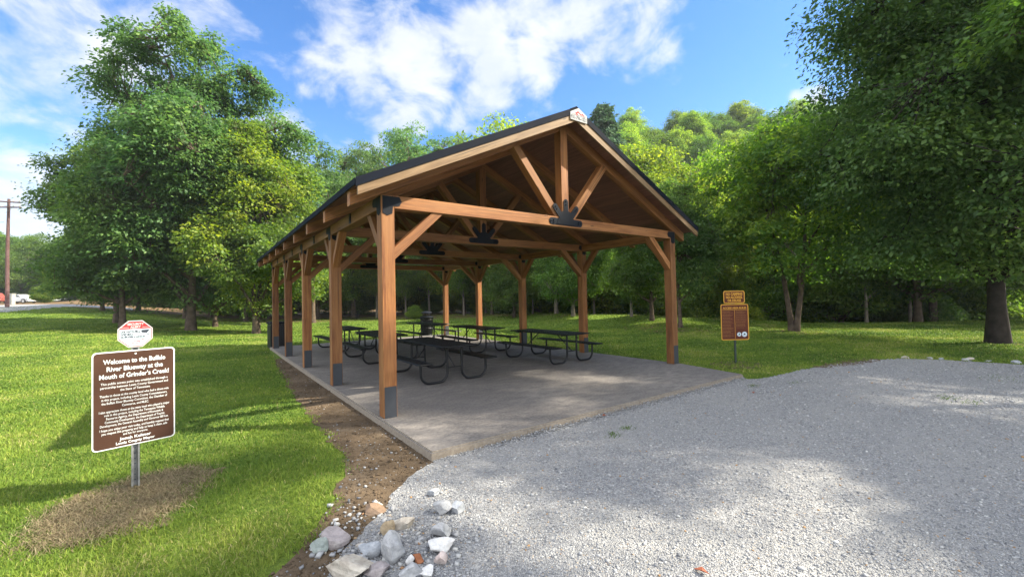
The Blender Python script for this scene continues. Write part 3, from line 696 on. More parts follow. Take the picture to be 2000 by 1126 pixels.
TABS = [(2.13, 2.74, 'black metal picnic table nearest the camera, just behind the front left post'), (5.60, 2.85, 'black metal picnic table at the front right, nearest the right-hand front post'),
        (5.30, 6.2, 'black metal picnic table in the middle of the right-hand row'), (5.2, 9.8, 'black metal picnic table at the back of the right-hand row, before the round litter bin'),
        (2.1, 6.35, 'black metal picnic table in the middle of the left-hand row'), (2.1, 9.95, 'black metal picnic table at the back of the left-hand row')]
for k, (x, y, lb) in enumerate(TABS):
    o = tb0 if k == 0 else copy_tree(tb0)
    o.location = (x, y, .001); o.rotation_euler = (0, 0, R((0, .6, -1, 1.2, -.8, .5)[k])); tag(o, lb, 'picnic table', 'black picnic tables under the pavilion')
# an old table in the deep shade far behind
p = gd(680, 607, 44); ft = copy_tree(tb0); ft.location = (p[0], p[1], tz(p[0], p[1])); ft.rotation_euler = (0, 0, R(62)); ft.name = 'picnic_table'
tag(ft, 'dark picnic table far off in the shade of the woods beyond the pavilion', 'picnic table')
del ft['group']

# ------------------------------------------------------------------ bins
p = gz(834, 655, -.1)
lb_ = empty('litter_bin', (p[0], p[1], -.11), .3, 'round black slatted litter bin with a domed lid behind the back right post', 'litter bin')
b = bmesh.new()
for k in range(24):
    a = 2*math.pi*k/24; c, s_ = math.cos(a), math.sin(a)
    bm_tube(b, [(.27*c, .27*s_, .03), (.29*c, .29*s_, .45), (.30*c, .30*s_, .80), (.33*c, .33*s_, .9)], .018, 4)
for z, r in ((.06, .275), (.40, .292), (.82, .305)):
    pts = [(r*math.cos(2*math.pi*k/24), r*math.sin(2*math.pi*k/24), z) for k in range(25)]; bm_tube(b, pts, .018, 5)
bm_lathe(b, [(.20, .05), (.24, .1), (.245, .85), (.22, .86)], 20)
link('basket', bm_mesh('basket', b, MT['black']), None, lb_)
b = bmesh.new(); bm_lathe(b, [(.31, .90), (.33, .93), (.32, .97), (.19, 1.0), (.19, 1.01)], 20)
for k in range(4): a = k*math.pi/2+.5; bm_tube(b, [(.2*math.cos(a), .2*math.sin(a), .98), (.2*math.cos(a), .2*math.sin(a), 1.16)], .014, 5)
bm_lathe(b, [(.27, 1.14), (.28, 1.16), (.22, 1.21), (.08, 1.235), (.01, 1.24)], 20)
link('lid', bm_mesh('lid', b, MT['plate']), None, lb_)
p = gz(541, 679, -.1)
sb = empty('square_bin', (p[0], p[1], -.11), .1, 'square black slatted litter bin behind the last left-hand post', 'litter bin')
b = bmesh.new(); bm_box(b, -.27, .27, -.27, .27, .03, .98, .01)
for s in (-1, 1):
    for k in range(8):
        a = -.245+.49*k/7; bm_box(b, a-.022, a+.022, s*.272-.012, s*.272+.012, .05, .93); bm_box(b, s*.272-.012, s*.272+.012, a-.022, a+.022, .05, .93)
link('body', bm_mesh('body', b, MT['black']), None, sb)
b = bmesh.new(); bm_box(b, -.31, .31, -.31, .31, .985, 1.06, .015); link('lid', bm_mesh('lid', b, MT['plate']), None, sb)

# ------------------------------------------------------------------ utility pole, wires, vehicles, box
p = gd(14, 596, 46); zb = tz(p[0], p[1]); Hpole = (596-384)/825*46
up_ = empty('utility_pole', (p[0], p[1], zb), -YAW+.15, 'tall brown wooden utility pole with two crossarms at the left edge', 'utility pole')
bm = bmesh.new(); bm_tube(bm, [(0, 0, -.5), (.0, 0, Hpole*.5), (.12, 0, Hpole)], [.18, .155, .12], 10); link('pole', bm_mesh('pole', bm, MT['polewood']), None, up_)
for zc_, t in ((Hpole-.35, -.06), (Hpole-.95, 0)):
    bm = bmesh.new(); bm_tube(bm, [(-1.5, -.2, zc_-t*1.4), (1.45, -.2, zc_+t*1.4)], .075, 4); link('crossarm', bm_mesh('crossarm', bm, MT['polewood']), None, up_)
    for x in (-1.3, -.6, .7, 1.3):
        bm = bmesh.new(); bm_lathe(bm, [(.02, zc_+.02), (.05, zc_+.1), (.06, zc_+.15), (.03, zc_+.22)], 8, x, -.2); link('insulator', bm_mesh('insulator', bm, MT['boxgrey']), None, up_)
bm = bmesh.new(); bm_tube(bm, [(-.7, -.26, Hpole-.95), (0.02, -.26, Hpole-1.6), (.75, -.26, Hpole-.95)], .02, 4); link('brace', bm_mesh('brace', bm, MT['galv']), None, up_)
wd = Vector((math.cos(-YAW+.15), math.sin(-YAW+.15), 0))
for k, (z, dz) in enumerate(((Hpole-.8, -2.5), (Hpole-2.6, 1.2), (Hpole-4.3, .8))):
    s = 1 if k == 0 else -1; pts = []
    for q in range(25):
        tt = q/24; pts.append(Vector((p[0], p[1], zb+z))+wd*(s*34*tt)+Vector((-.2, -.2, dz*tt-3.2*tt*(1-tt))))
    bm = bmesh.new(); bm_tube(bm, pts, .018, 4)
    tag(link('power_cable', bm_mesh('power_cable', bm, MT['rubber'])), ('thin overhead wire running right from the pole crossarm', 'upper thin overhead wire running left from the pole', 'lower thin overhead wire running left from the pole')[k], 'cable')
p = gd(22.5, 592, 50)
ub = empty('utility_box', (p[0], p[1], tz(p[0], p[1])), -YAW, 'small grey utility cabinet beside the foot of the wooden pole', 'utility box')
bm = bmesh.new(); bm_box(bm, -.27, .27, -.2, .2, -.3, 1.2, .03); link('cabinet', bm_mesh('cabinet', bm, MT['boxgrey']), None, ub)
bm = bmesh.new(); bm_box(bm, -.31, .31, -.24, .24, 1.203, 1.28, .02); link('cap', bm_mesh('cap', bm, MT['boxgrey']), None, ub)
def make_car(name, paint, label, cat, prof, cabin):
    t = empty(name, label=label, cat=cat)
    b = bmesh.new(); bm_prism(b, prof, -.86, .86)
    bmesh.ops.bevel(b, geom=[e for e in b.edges if abs(e.verts[0].co.y-e.verts[1].co.y) < 1e-4], offset=.07, segments=2, affect='EDGES')
    link('body', bm_mesh('body', b, paint), None, t)
    b = bmesh.new()
    for s in (-1, 1): bm_prism(b, cabin, s*.80-.06, s*.80+.065)
    link('window', bm_mesh('window', b, MT['glass']), None, t)
    for x in (-1.42, 1.38):
        for s in (-1, 1):
            w = bmesh.new(); bm_tube(w, [(x, s*.68, .33), (x, s*.885, .33)], .33, 18); wo_ = link('wheel', bm_mesh('wheel', w, MT['rubber']), None, t)
            w = bmesh.new(); bm_tube(w, [(x, s*.80, .33), (x, s*.895, .33)], .21, 14); link('rim', bm_mesh('rim', w, MT['silver']), None, wo_)
    for s in (-1, 1):
        w = bmesh.new(); bm_box(w, 2.12, 2.27, s*.68-.14, s*.68+.14, .66, .80, .02); link('headlight', bm_mesh('headlight', w, MT['lamp']), None, t)
    return t
SEDAN = [(-2.35, .35), (-2.38, .85), (-2.2, 1.0), (-1.7, 1.03), (-1.1, 1.40), (-.6, 1.47), (.2, 1.46), (.55, 1.38), (1.12, 1.0), (1.9, .93), (2.2, .80), (2.28, .55), (2.2, .28), (1.78, .25), (1.72, .5), (1.5, .68), (1.26, .68), (1.04, .5), (.98, .25), (-1.02, .25), (-1.08, .5), (-1.3, .68), (-1.54, .68), (-1.76, .5), (-1.82, .25)]
SWIN = [(-1.45, 1.06), (-1.02, 1.36), (-.5, 1.41), (.2, 1.40), (.5, 1.33), (.95, 1.04)]
PICK = [(-2.6, .45), (-2.62, 1.12), (-.75, 1.12), (-.7, 1.72), (-.5, 1.80), (.5, 1.80), (.75, 1.72), (1.2, 1.2), (2.1, 1.1), (2.3, .95), (2.34, .5), (2.2, .38), (1.85, .35), (1.75, .62), (1.55, .76), (1.25, .76), (1.05, .62), (.95, .35), (-1.0, .35), (-1.1, .62), (-1.3, .76), (-1.55, .76), (-1.75, .62), (-1.85, .35)]
PWIN = [(-.62, 1.2), (-.58, 1.66), (.6, 1.66), (1.0, 1.2)]
c1 = make_car('parked_car', MT['carwhite'], 'white sedan parked on the road behind the wooden utility pole', 'car', SEDAN, SWIN)
p = gd(40, 592, 72); c1.location = (p[0], p[1], tz(p[0], p[1])); c1.rotation_euler = (0, 0, -YAW+.02)
c2 = make_car('parked_truck', MT['carred'], 'rust red pickup truck cut off by the left edge of the photo', 'truck', PICK, PWIN)
p = gd(-16, 592, 67); c2.location = (p[0], p[1], tz(p[0], p[1])); c2.rotation_euler = (0, 0, -YAW)

# ------------------------------------------------------------------ rocks
def rock_mesh(seed, sx, sy, sz, mat, blocky):
    rs = np.random.RandomState(seed); b = bmesh.new(); bmesh.ops.create_icosphere(b, subdivisions=3, radius=1.)
    V = np.array([v.co[:] for v in b.verts]); Nn = V/np.linalg.norm(V, axis=1)[:, None]
    # cut the ball by random planes: broken, faceted faces
    for k in range(blocky):
        n = rs.randn(3); n /= np.linalg.norm(n); d = rs.uniform(.36, .66)
        s = V @ n; V = np.where((s > d)[:, None], V-np.outer(s-d, n), V)
    V += Nn*(.02*np.sin(V @ rs.randn(3)*4+1)+.015*np.sin(V @ rs.randn(3)*9))[:, None]+rs.randn(*V.shape)*.005
    V /= np.abs(V).max(0)[None]
    for v, c in zip(b.verts, V): v.co = (c[0]*sx, c[1]*sy, c[2]*sz)
    return bm_mesh('rock', b, mat)
RC = {'grey': m_rock('grey_rock', (.22, .22, .225), (.34, .34, .34), (.46, .455, .44)), 'purple': m_rock('purplish_rock', (.19, .165, .16), (.30, .265, .26), (.42, .39, .37)),
      'green': m_rock('greenish_rock', (.20, .23, .21), (.32, .36, .33), (.46, .48, .44)), 'tan': m_rock('tan_rock', (.22, .165, .10), (.34, .265, .17), (.46, .38, .27)),
      'beige': m_rock('beige_rock', (.24, .205, .165), (.40, .36, .30), (.54, .50, .43)), 'orange': m_rock('orange_rock', (.15, .10, .065), (.22, .15, .10), (.29, .21, .14)),
      'white': m_rock('white_rock', (.40, .385, .37), (.56, .55, .53), (.68, .67, .65)), 'pink': m_rock('pinkish_rock', (.36, .27, .24), (.52, .43, .39), (.66, .60, .56)),
      'brick': m_rock('brick_rock', (.16, .055, .025), (.26, .10, .045), (.34, .15, .075)), 'blue': m_rock('bluish_rock', (.20, .215, .235), (.31, .325, .345), (.42, .43, .44))}
ROCKS = [  # px, py(centre), w, h, colour, blocky, label
    (656, 1051, 48, 34, 'purple', 5, 'purplish grey rounded rock at the lawn edge, larger of a touching pair'), (620, 1067, 32, 38, 'green', 7, 'greenish grey rock touching the purplish one at the lawn edge'),
    (730, 994, 38, 20, 'orange', 6, 'orange brown rock half buried in the dirt'), (788, 1021, 40, 34, 'beige', 9, 'tilted beige rock with a flat face beside the gravel'),
    (756, 1029, 24, 30, 'tan', 9, 'small tan rock leaning on the tilted beige rock'), (863, 993, 34, 28, 'grey', 9, 'grey angular rock farthest out on the gravel'),
    (895, 992, 24, 24, 'blue', 9, 'small blue grey rock right of the angular grey one'), (866, 1036, 40, 34, 'grey', 10, 'grey wedge shaped rock alone on the gravel'),
    (770, 1074, 44, 66, 'grey', 8, 'large upright pale grey rock, tallest of the pile'), (722, 1071, 44, 32, 'blue', 9, 'bluish grey rock left of the tall upright rock'),
    (682, 1107, 74, 42, 'beige', 11, 'big blocky beige rock at the bottom edge, left of the pile'), (739, 1113, 46, 26, 'purple', 8, 'flat brownish grey rock between the big beige block and the tall rock'),
    (696, 1090, 38, 14, 'grey', 7, 'low flat grey rock behind the big beige block'), (859, 1066, 46, 24, 'white', 9, 'long whitish rock lying flat on the gravel'),
    (857, 1091, 28, 28, 'pink', 9, 'pinkish white rock below the long whitish rock'), (816, 1089, 20, 25, 'brick', 11, 'small reddish brown brick-like rock beside the tall rock'),
    (800, 1092, 18, 20, 'white', 9, 'small white rock wedged beside the brick-like rock'), (800, 1116, 52, 30, 'grey', 9, 'broad pale grey rock at the bottom edge'),
    (836, 1118, 24, 22, 'white', 9, 'small bright white rock at the bottom edge'), (844, 962, 24, 15, 'blue', 7, 'small bluish rock sunk in gravel near the slab corner')]
for k, (px, py, w, h, c, bl, lb) in enumerate(ROCKS):
    g = gz(px, py+h*.30, -.10); D = float((g-CX) @ _fw); sx, sz = w/2/825*D*1.24, h/2/825*D*1.24
    o = link('rock', rock_mesh(40+k, sx, (sx+sz)/2*.9, sz*.86, RC[c], bl)); o.location = (g[0], g[1], -.10+sz*.52); o.rotation_euler = (0, 0, -YAW)
    tag(o, lb, 'rock', 'broken rocks at the edge of the gravel')
rng = random.Random(9)
FR = [(1768, 699), (1815, 700), (1838, 701), (1886, 703), (1896, 702), (1932, 705), (1985, 709)]
for k, (px, py) in enumerate(FR):
    g = gz(px, py, -.1); s = rng.uniform(.05, .10)
    o = link('edge_stone', rock_mesh(90+k, s*1.3, s, s*.7, RC[('beige', 'grey', 'blue', 'grey')[k % 4]], 6)); o.location = (g[0], g[1], -.1+s*.12); o.rotation_euler = (0, 0, rng.uniform(0, 6))
    tag(o, 'pale stone in the row along the far edge of the gravel', 'stone', 'stones along the far gravel edge')

# ------------------------------------------------------------------ loose gravel, pebbles, grass
def stones(name, x, y, z, size, tint, seed=0, mat='stone'):
    rs = np.random.RandomState(seed); n = len(x)
    cube = np.array([(-1, -1, -1), (1, -1, -1), (1, 1, -1), (-1, 1, -1), (-1, -1, 1), (1, -1, 1), (1, 1, 1), (-1, 1, 1)], float)*.6
    fc = np.array([(0, 3, 2, 1), (4, 5, 6, 7), (0, 1, 5, 4), (1, 2, 6, 5), (2, 3, 7, 6), (3, 0, 4, 7)])
    V = cube[None]*(1+rs.uniform(-.45, .35, (n, 8, 3)))
    V *= size[:, None, None]*.5*np.stack([rs.uniform(.8, 1.4, n), rs.uniform(.7, 1.1, n), rs.uniform(.45, .9, n)], 1)[:, None]
    ax = rs.uniform(-.6, .6, n); ca, sa = np.cos(ax)[:, None], np.sin(ax)[:, None]
    V = np.stack([V[..., 0], V[..., 1]*ca-V[..., 2]*sa, V[..., 1]*sa+V[..., 2]*ca], -1)
    th = rs.uniform(0, 6.28, n); c, s = np.cos(th)[:, None], np.sin(th)[:, None]
    V = np.stack([V[..., 0]*c-V[..., 1]*s, V[..., 0]*s+V[..., 1]*c, V[..., 2]], -1)
    V += np.stack([x, y, z+size*.12], 1)[:, None]
    Fq = (np.arange(n)*8)[:, None, None]+fc[None]
    return np_mesh(name, V.reshape(-1, 3), Fq.reshape(-1, 4), MT[mat], np.repeat(tint, 6))
def frust(n, D0, D1, pw, seed, a0=-1.27, a1=1.27):
    rs = np.random.RandomState(seed); u = rs.rand(n)
    D = (D0**pw+u*(D1**pw-D0**pw))**(1/pw); a = rs.uniform(a0, a1, n)
    return CX[0]+D*(math.sin(YAW)+a*math.cos(YAW)), CX[1]+D*(math.cos(YAW)-a*math.sin(YAW)), D, rs
x, y, D, rs = frust(150000, 2.4, 13, .9, 11, -.6)
k = inpoly(x, y, GRAVEL) & ~inpoly(x, y, SLAB); x, y, D = x[k], y[k], D[k]; rs = np.random.RandomState(5)
sz = np.clip(rs.lognormal(-4.5, .42, len(x)), .006, .045)*np.interp(D, [2, 5, 13], [.95, 1.1, 1.7])
tn = np.clip(rs.normal(.5, .17, len(x)), 0, .9); tn[rs.rand(len(x)) < .008] = .97
tag(link('loose_gravel', stones('loose_gravel', x, y, np.full(len(x), -.098), sz, tn, 6)), kind='stuff')
# gravel thrown up against the front edge of the slab, and crumbs of soil along its side
rs = np.random.RandomState(81); n = 5200; u = rs.rand(n)**.8; d = np.abs(rs.normal(0, .07, n)); ea, eb = np.array(SLAB[0]), np.array(SLAB[1])
q = ea+(eb-ea)*u[:, None]+np.array([0, -1.])*(d[:, None]+.004)
tag(link('gravel_berm', stones('gravel_berm', q[:, 0], q[:, 1], -.098+np.clip(.055-.5*d, 0, .1)*rs.rand(n)*np.clip(u*5, 0, 1), np.clip(rs.lognormal(-4.2, .4, n), .008, .04), np.clip(rs.normal(.5, .18, n), 0, .9), 82)), kind='stuff')
x, y, D, rs = frust(40000, 2.4, 16, 1., 83, -.75, .3)
k = inpoly(x, y, DIRT) & ~inpoly(x, y, SLAB) & ~inpoly(x, y, GRAVEL); x, y = x[k], y[k]
tag(link('soil_crumbs', stones('soil_crumbs', x, y, np.full(len(x), -.104), np.clip(np.random.RandomState(84).lognormal(-4.1, .5, len(x)), .006, .06), np.zeros(len(x)), 85, 'dirt')), kind='stuff')
# rubble round the rock pile
rs = np.random.RandomState(77); q = np.array([gz(px, py, -.1)[:2] for px, py in np.column_stack([rs.normal(770, 75, 420), rs.normal(1065, 48, 420)])])
q = q[~(~inpoly(q[:, 0], q[:, 1], GRAVEL) & ~inpoly(q[:, 0], q[:, 1], DIRT))]; sz = np.clip(rs.lognormal(-3.55, .45, len(q)), .012, .075); tn = np.clip(rs.normal(.5, .25, len(q)), 0, 1)
tag(link('rubble', stones('rubble', q[:, 0], q[:, 1], np.full(len(q), -.099), sz, tn, 78)), kind='stuff')
x, y, D, rs = frust(60000, 2.4, 14, 1., 12, -.75, .3)
k = inpoly(x, y, DIRT) & ~inpoly(x, y, SLAB) & ~inpoly(x, y, GRAVEL); x, y, D = x[k], y[k], D[k]; rs = np.random.RandomState(15)
k = rs.rand(len(x)) < np.clip(.10+.45*np.exp(-D/3.2)*(pnoise(x, y, 8, 3.) > -.2), 0, 1)*.55; x, y, D = x[k], y[k], D[k]
sz = np.clip(rs.lognormal(-4.3, .5, len(x)), .006, .06); tn = np.clip(rs.normal(.30, .26, len(x)), 0, 1)
tag(link('loose_pebbles', stones('loose_pebbles', x, y, np.full(len(x), -.103), sz, tn, 16)), kind='stuff')

def blades(name, x, y, z, h, w, lean, tint, mat, seed):
    rs = np.random.RandomState(seed); n = len(x); th = rs.uniform(0, 6.283, n); ph = rs.uniform(0, 6.283, n)
    c, s = np.cos(th), np.sin(th); lx, ly = np.cos(ph)*lean*h, np.sin(ph)*lean*h
    o = np.stack([x, y, z], 1)
    b0 = o+np.stack([c*w, s*w, 0*x], 1)/2; b1 = o-np.stack([c*w, s*w, 0*x], 1)/2
    m = o+np.stack([lx*.35, ly*.35, h*.6], 1); m0 = m+np.stack([c*w, s*w, 0*x], 1)*.36; m1 = m-np.stack([c*w, s*w, 0*x], 1)*.36
    tip = o+np.stack([lx, ly, h*np.clip(1-.35*lean**2, .25, 1)], 1)
    V = np.stack([b0, b1, m1, m0, tip], 1).reshape(-1, 3); q = (np.arange(n)*5)[:, None]
    T = np.concatenate([q+np.array([[0, 1, 2]]), q+np.array([[0, 2, 3]]), q+np.array([[3, 2, 4]])], 0)
    return np_mesh(name, V, T, mat, np.tile(tint, 3))
def lawn_mask(x, y): return ~(inpoly(x, y, GRAVEL) | inpoly(x, y, SLAB) | inpoly(x, y, DIRT))
x, y, D, rs = frust(520000, 2.2, 24, .5, 21)
k = lawn_mask(x+rs.normal(0, .05, len(x))+.10*pnoise(x, y, 51, 6.), y+rs.normal(0, .05, len(x))+.06*pnoise(x, y, 52, 6.)) & ~inpoly(x, y, SLAB); x, y, D = x[k], y[k], D[k]
st_ = inpoly(x+np.random.RandomState(3).normal(0, .13, len(x))+.12*pnoise(x, y, 45, 4.), y+np.random.RandomState(4).normal(0, .13, len(x)), STRAW)
rs = np.random.RandomState(22); drop = st_ & (rs.rand(len(x)) > .14+.5*(pnoise(x, y, 44, 3.5) > .2)); x, y, D = x[~drop], y[~drop], D[~drop]
n = len(x); pn = pnoise(x, y, 31, 1.3); pn2 = pnoise(x, y, 32, 4.5)
h = np.clip(rs.normal(.036, .012, n)*(1+.35*pn2), .012, .085)*np.interp(D, [2, 8, 24], [1., 1.0, 1.15]); w = np.interp(D, [2, 5, 10, 24], [.0045, .008, .017, .04])*rs.uniform(.7, 1.3, n)
tint = np.clip(.46+.28*pn+.16*pn2+rs.normal(0, .13, n), 0, .9); tint = np.where(rs.rand(n) < .04+.16*(pn > .5), rs.uniform(.9, 1., n), tint)
tag(link('grass', blades('grass', x, y, terrain(x, y), h, w, np.abs(rs.normal(.75, .45, n)), tint, MT['blade'], 23)), kind='stuff')
x, y, D, rs = frust(150000, 22, 46, .8, 61)
k = lawn_mask(x, y); x, y, D = x[k], y[k], D[k]; n = len(x); rs = np.random.RandomState(62); pn = pnoise(x, y, 31, 1.3)
tag(link('grass', blades('grass', x, y, terrain(x, y)-.01, rs.uniform(.03, .075, n), np.full(n, .06), np.abs(rs.normal(.6, .4, n)), np.clip(.42+.22*pn+rs.normal(0, .15, n), 0, .95), MT['blade'], 63)), kind='stuff')
# dead cut grass lying on the bare patch round the sign
rs = np.random.RandomState(33); bx = np.array(STRAW); lo, hi = bx.min(0)-.2, bx.max(0)+.2
x = rs.uniform(lo[0], hi[0], 42000); y = rs.uniform(lo[1], hi[1], 42000)
k = inpoly(x+rs.normal(0, .10, len(x)), y+rs.normal(0, .10, len(x)), STRAW); x, y = x[k], y[k]; n = len(x)
tag(link('dry_grass', blades('dry_grass', x, y, np.full(n, -.104), rs.uniform(.02, .075, n), np.full(n, .005), rs.uniform(1.0, 2.6, n), np.clip(rs.normal(.5, .25, n), 0, 1), MT['strawblade'], 34)), kind='stuff')
# weeds in the gravel
WEEDS = [(1200, 851, .11, 90), (1225, 836, .12, 120), (1197, 846, .08, 50), (1277, 777, .16, 160), (1208, 795, .15, 160), (1470, 753, .18, 120), (1850, 778, .22, 160), (1895, 785, .28, 110), (1550, 748, .2, 70), (1960, 738, .5, 160), (985, 990, .0, 0)]
for k, (px, py, r, n) in enumerate(WEEDS):
    if not n: continue
    g = gz(px, py, -.098); rs = np.random.RandomState(60+k); n = n//2; xx = g[0]+rs.normal(0, r*.5, n); yy = g[1]+rs.normal(0, r*.3, n)
    tag(link('weed_tuft', blades('weed_tuft', xx, yy, np.full(n, -.098), rs.uniform(.015, .045, n), np.full(n, .007), rs.uniform(.3, 1.3, n), rs.uniform(.05, .5, n), MT['blade'], 70+k)),
        'small green weed tuft growing up through the grey gravel', 'weed', 'weed tufts in the gravel')
for k, (px, py, lb) in enumerate([(1181, 812, 'curled red leaf on the gravel close to the slab edge'), (1371, 1118, 'small dark brown leaf on the gravel at the bottom edge'), (1472, 767, 'small red leaf on the gravel near the slab corner')]):
    g = gz(px, py, -.09); b = bmesh.new(); s = .05
    vs = [b.verts.new(v) for v in ((-s, 0, .01), (-.3*s, .5*s, .025), (s, .15*s, .012), (.2*s, -.5*s, .03))]; b.faces.new(vs)
    vs2 = [b.verts.new((v.co.x, v.co.y, v.co.z-.003)) for v in vs]; b.faces.new(vs2[::-1])
    for i in range(4): b.faces.new((vs[i], vs2[i], vs2[(i+1) % 4], vs[(i+1) % 4]))
    o = link('fallen_leaf', bm_mesh('fallen_leaf', b, MT['leaf_brown'])); o.location = g; o.rotation_euler = (.2, .1, k*1.7); tag(o, lb, 'leaf')

# ------------------------------------------------------------------ trees
def tubes(segs, sides):
    """segs: list of (points Nx3, radii N) -> joined V,F"""
    Vs, Fs, off = [], [], 0
    for P, r in segs:
        P = np.asarray(P, float); n = len(P); T = np.gradient(P, axis=0); T /= np.linalg.norm(T, axis=1)[:, None]+1e-9
        ref = np.array([0, 0, 1.]) if abs(T[0][2]) < .8 else np.array([1., 0, 0])
        A = np.cross(T, ref); A /= np.linalg.norm(A, axis=1)[:, None]+1e-9; B = np.cross(A, T)
        an = np.arange(sides)*2*math.pi/sides
        ring = P[:, None]+(A[:, None]*np.cos(an)[None, :, None]+B[:, None]*np.sin(an)[None, :, None])*np.asarray(r)[:, None, None]
        Vs.append(ring.reshape(-1, 3)); i = np.arange(n-1)[:, None]*sides; j = np.arange(sides)[None]; j2 = (j+1) % sides
        Fs.append(np.stack([i+j, i+j2, i+sides+j2, i+sides+j], -1).reshape(-1, 4)+off); off += n*sides
    return np.concatenate(Vs), np.concatenate(Fs)
def leaves(C, size_, per, leaf, droop, rs, spray=None, flat=.45, up=.9, ctint=None):
    """leaf quads round clump centres C; spray: outward direction per clump"""
    m = len(C); n = m*per; c = np.repeat(C, per, 0); sc = np.repeat(size_, per)
    off = rs.normal(0, 1, (n, 3)); r_ = np.linalg.norm(off, axis=1); off *= (np.minimum(r_, 1.9)/np.maximum(r_, 1e-6))[:, None]
    off[:, 2] *= flat; off *= sc[:, None]*.62
    rad = np.linalg.norm(off[:, :2], axis=1); off[:, 2] -= droop*rad**2/sc
    p = c+off
    d = off.copy(); d[:, 2] -= .25*sc; d += rs.normal(0, .45, (n, 3))*sc[:, None]; d /= np.linalg.norm(d, axis=1)[:, None]+1e-9
    nr = rs.normal(0, .55, (n, 3)); nr[:, 2] += up; sd = np.cross(nr, d); sd /= np.linalg.norm(sd, axis=1)[:, None]+1e-9
    L = (leaf*rs.uniform(.5, 1.5, n))[:, None]; Wd = L*rs.uniform(.42, .62, n)[:, None]
    bend = np.cross(d, sd)*L*.08
    V = np.stack([p-d*L*.5, p+sd*Wd*.5+bend, p+d*L*.5, p-sd*Wd*.5+bend], 1).reshape(-1, 3)
    ct = np.repeat(ctint if ctint is not None else rs.uniform(.2, .8, m), per)
    return V, np.arange(n*4).reshape(-1, 4), np.clip(ct+rs.normal(0, .16, n), 0, 1)
def make_tree(seed, H, lobes, ncl, per, leaf, tr, clear, limbs=11, csize=.75, droop=.25, flat=.45, lean=(0, 0), forks=1, inner=.45, topgap=0., tbend=1.):
    """crown = clumps of leaves filling the lobes; limbs reach from the trunk to them"""
    rs = np.random.RandomState(seed); lob = np.array(lobes, float)
    wgt = (lob[:, 3]*lob[:, 4]*lob[:, 5])**.7; wgt /= wgt.sum()
    which = rs.choice(len(lob), ncl*2, p=wgt); d = rs.normal(0, 1, (ncl*2, 3)); d /= np.linalg.norm(d, axis=1)[:, None]
    rad = inner+(1-inner)*rs.rand(ncl*2)**.55; rad *= 1+.10*np.sin(d[:, 0]*5+seed)+.09*np.sin(d[:, 1]*7+d[:, 2]*4)
    C = lob[which, :3]+d*rad[:, None]*lob[which, 3:]
    # thin out clumps to an even but gappy spacing
    C = C[C[:, 2] > clear*.8]; g = np.sin(C[:, 0]*1.1+seed)*np.sin(C[:, 1]*1.2+2*seed)*np.sin(C[:, 2]*1.4+.5*seed)
    C = C[rs.rand(len(C)) > np.clip(.2-g*1.3+topgap*sst(.6*H, .9*H, C[:, 2]), 0, .92)][:ncl]
    top = np.array([lean[0], lean[1], H*.80])
    segs = []; limbp = []
    for f in range(forks):
        fo = np.zeros(3) if forks == 1 else np.array([math.cos(f*6.28/forks+.5), math.sin(f*6.28/forks+.5), 0])
        tt = np.linspace(0, 1, 14)[:, None]; P = top*tt+np.concatenate([np.sin(tt*4+seed)*.018*H*tt*tbend, np.cos(tt*3.2+seed)*.018*H*tt*tbend, 0*tt], 1)+fo*(.16*tr*3+tt*.10*H)
        r = tr*(1-.86*tt[:, 0])*(1+.5*np.exp(-tt[:, 0]*H/.35)); P[0, 2] -= .25
        segs.append((P, r)); limbp.append((P, r))
    sel = [rs.randint(len(C))]; dist = np.linalg.norm(C-C[sel[0]], axis=1)
    for k in range(limbs-1): q = int(np.argmax(dist)); sel.append(q); dist = np.minimum(dist, np.linalg.norm(C-C[q], axis=1))
    for q in sel:
        e = C[q]; TP, Tr = limbp[rs.randint(forks)]; hd = np.linalg.norm(e[:2]-np.interp(e[2], TP[:, 2], np.arange(len(TP)))*0)
        zs = np.clip(e[2]-.75*hd, clear, H*.72); i = np.interp(zs, TP[:, 2], np.arange(len(TP))); i0 = int(min(i, len(TP)-2)); s0 = TP[i0]+(TP[i0+1]-TP[i0])*(i-i0)
        r0 = min(np.interp(i, np.arange(len(TP)), Tr)*.6, .16*tr*4); t = np.linspace(0, 1, 9)[:, None]
        P = s0+(e-s0)*t+np.array([0, 0, 1])*(np.sin(t*math.pi)*.09*np.linalg.norm(e-s0))+rs.normal(0, .05, (9, 3))*np.sin(t*math.pi)
        segs.append((P, r0*(1-.85*t[:, 0])+.008)); limbp.append((P, None))
    V1, F1 = tubes(segs, 7)
    LP = np.concatenate([p[0][3:] for p in limbp]); tw = []
    for c in C:
        j = int(np.argmin(((LP-c)**2).sum(1)*(1+.0*LP[:, 2]))); s0 = LP[j]; t = np.linspace(0, 1, 4)[:, None]
        tw.append((s0+(c-s0)*t+np.array([0, 0, -.04])*np.sin(t*3.14)*np.linalg.norm(c-s0)+rs.normal(0, .03, (4, 3)), .03*(1-.75*t[:, 0])*tr/.25+.004))
    V2, F2 = tubes(tw, 3)
    trunk = np_mesh('trunk', np.concatenate([V1, V2]), np.concatenate([F1, F2+len(V1)]), None, smooth=True)
    ci = np.clip(.45+.22*np.sin(C[:, 0]*.9+seed)*np.sin(C[:, 2]*.8)+rs.normal(0, .24, len(C)), 0, 1)
    Vl, Fl, tl = leaves(C, csize*np.clip(rs.lognormal(0, .33, len(C)), .45, 1.9), per, leaf, droop, rs, flat=flat, ctint=ci)
    return trunk, np_mesh('crown', Vl, Fl, None, tl)
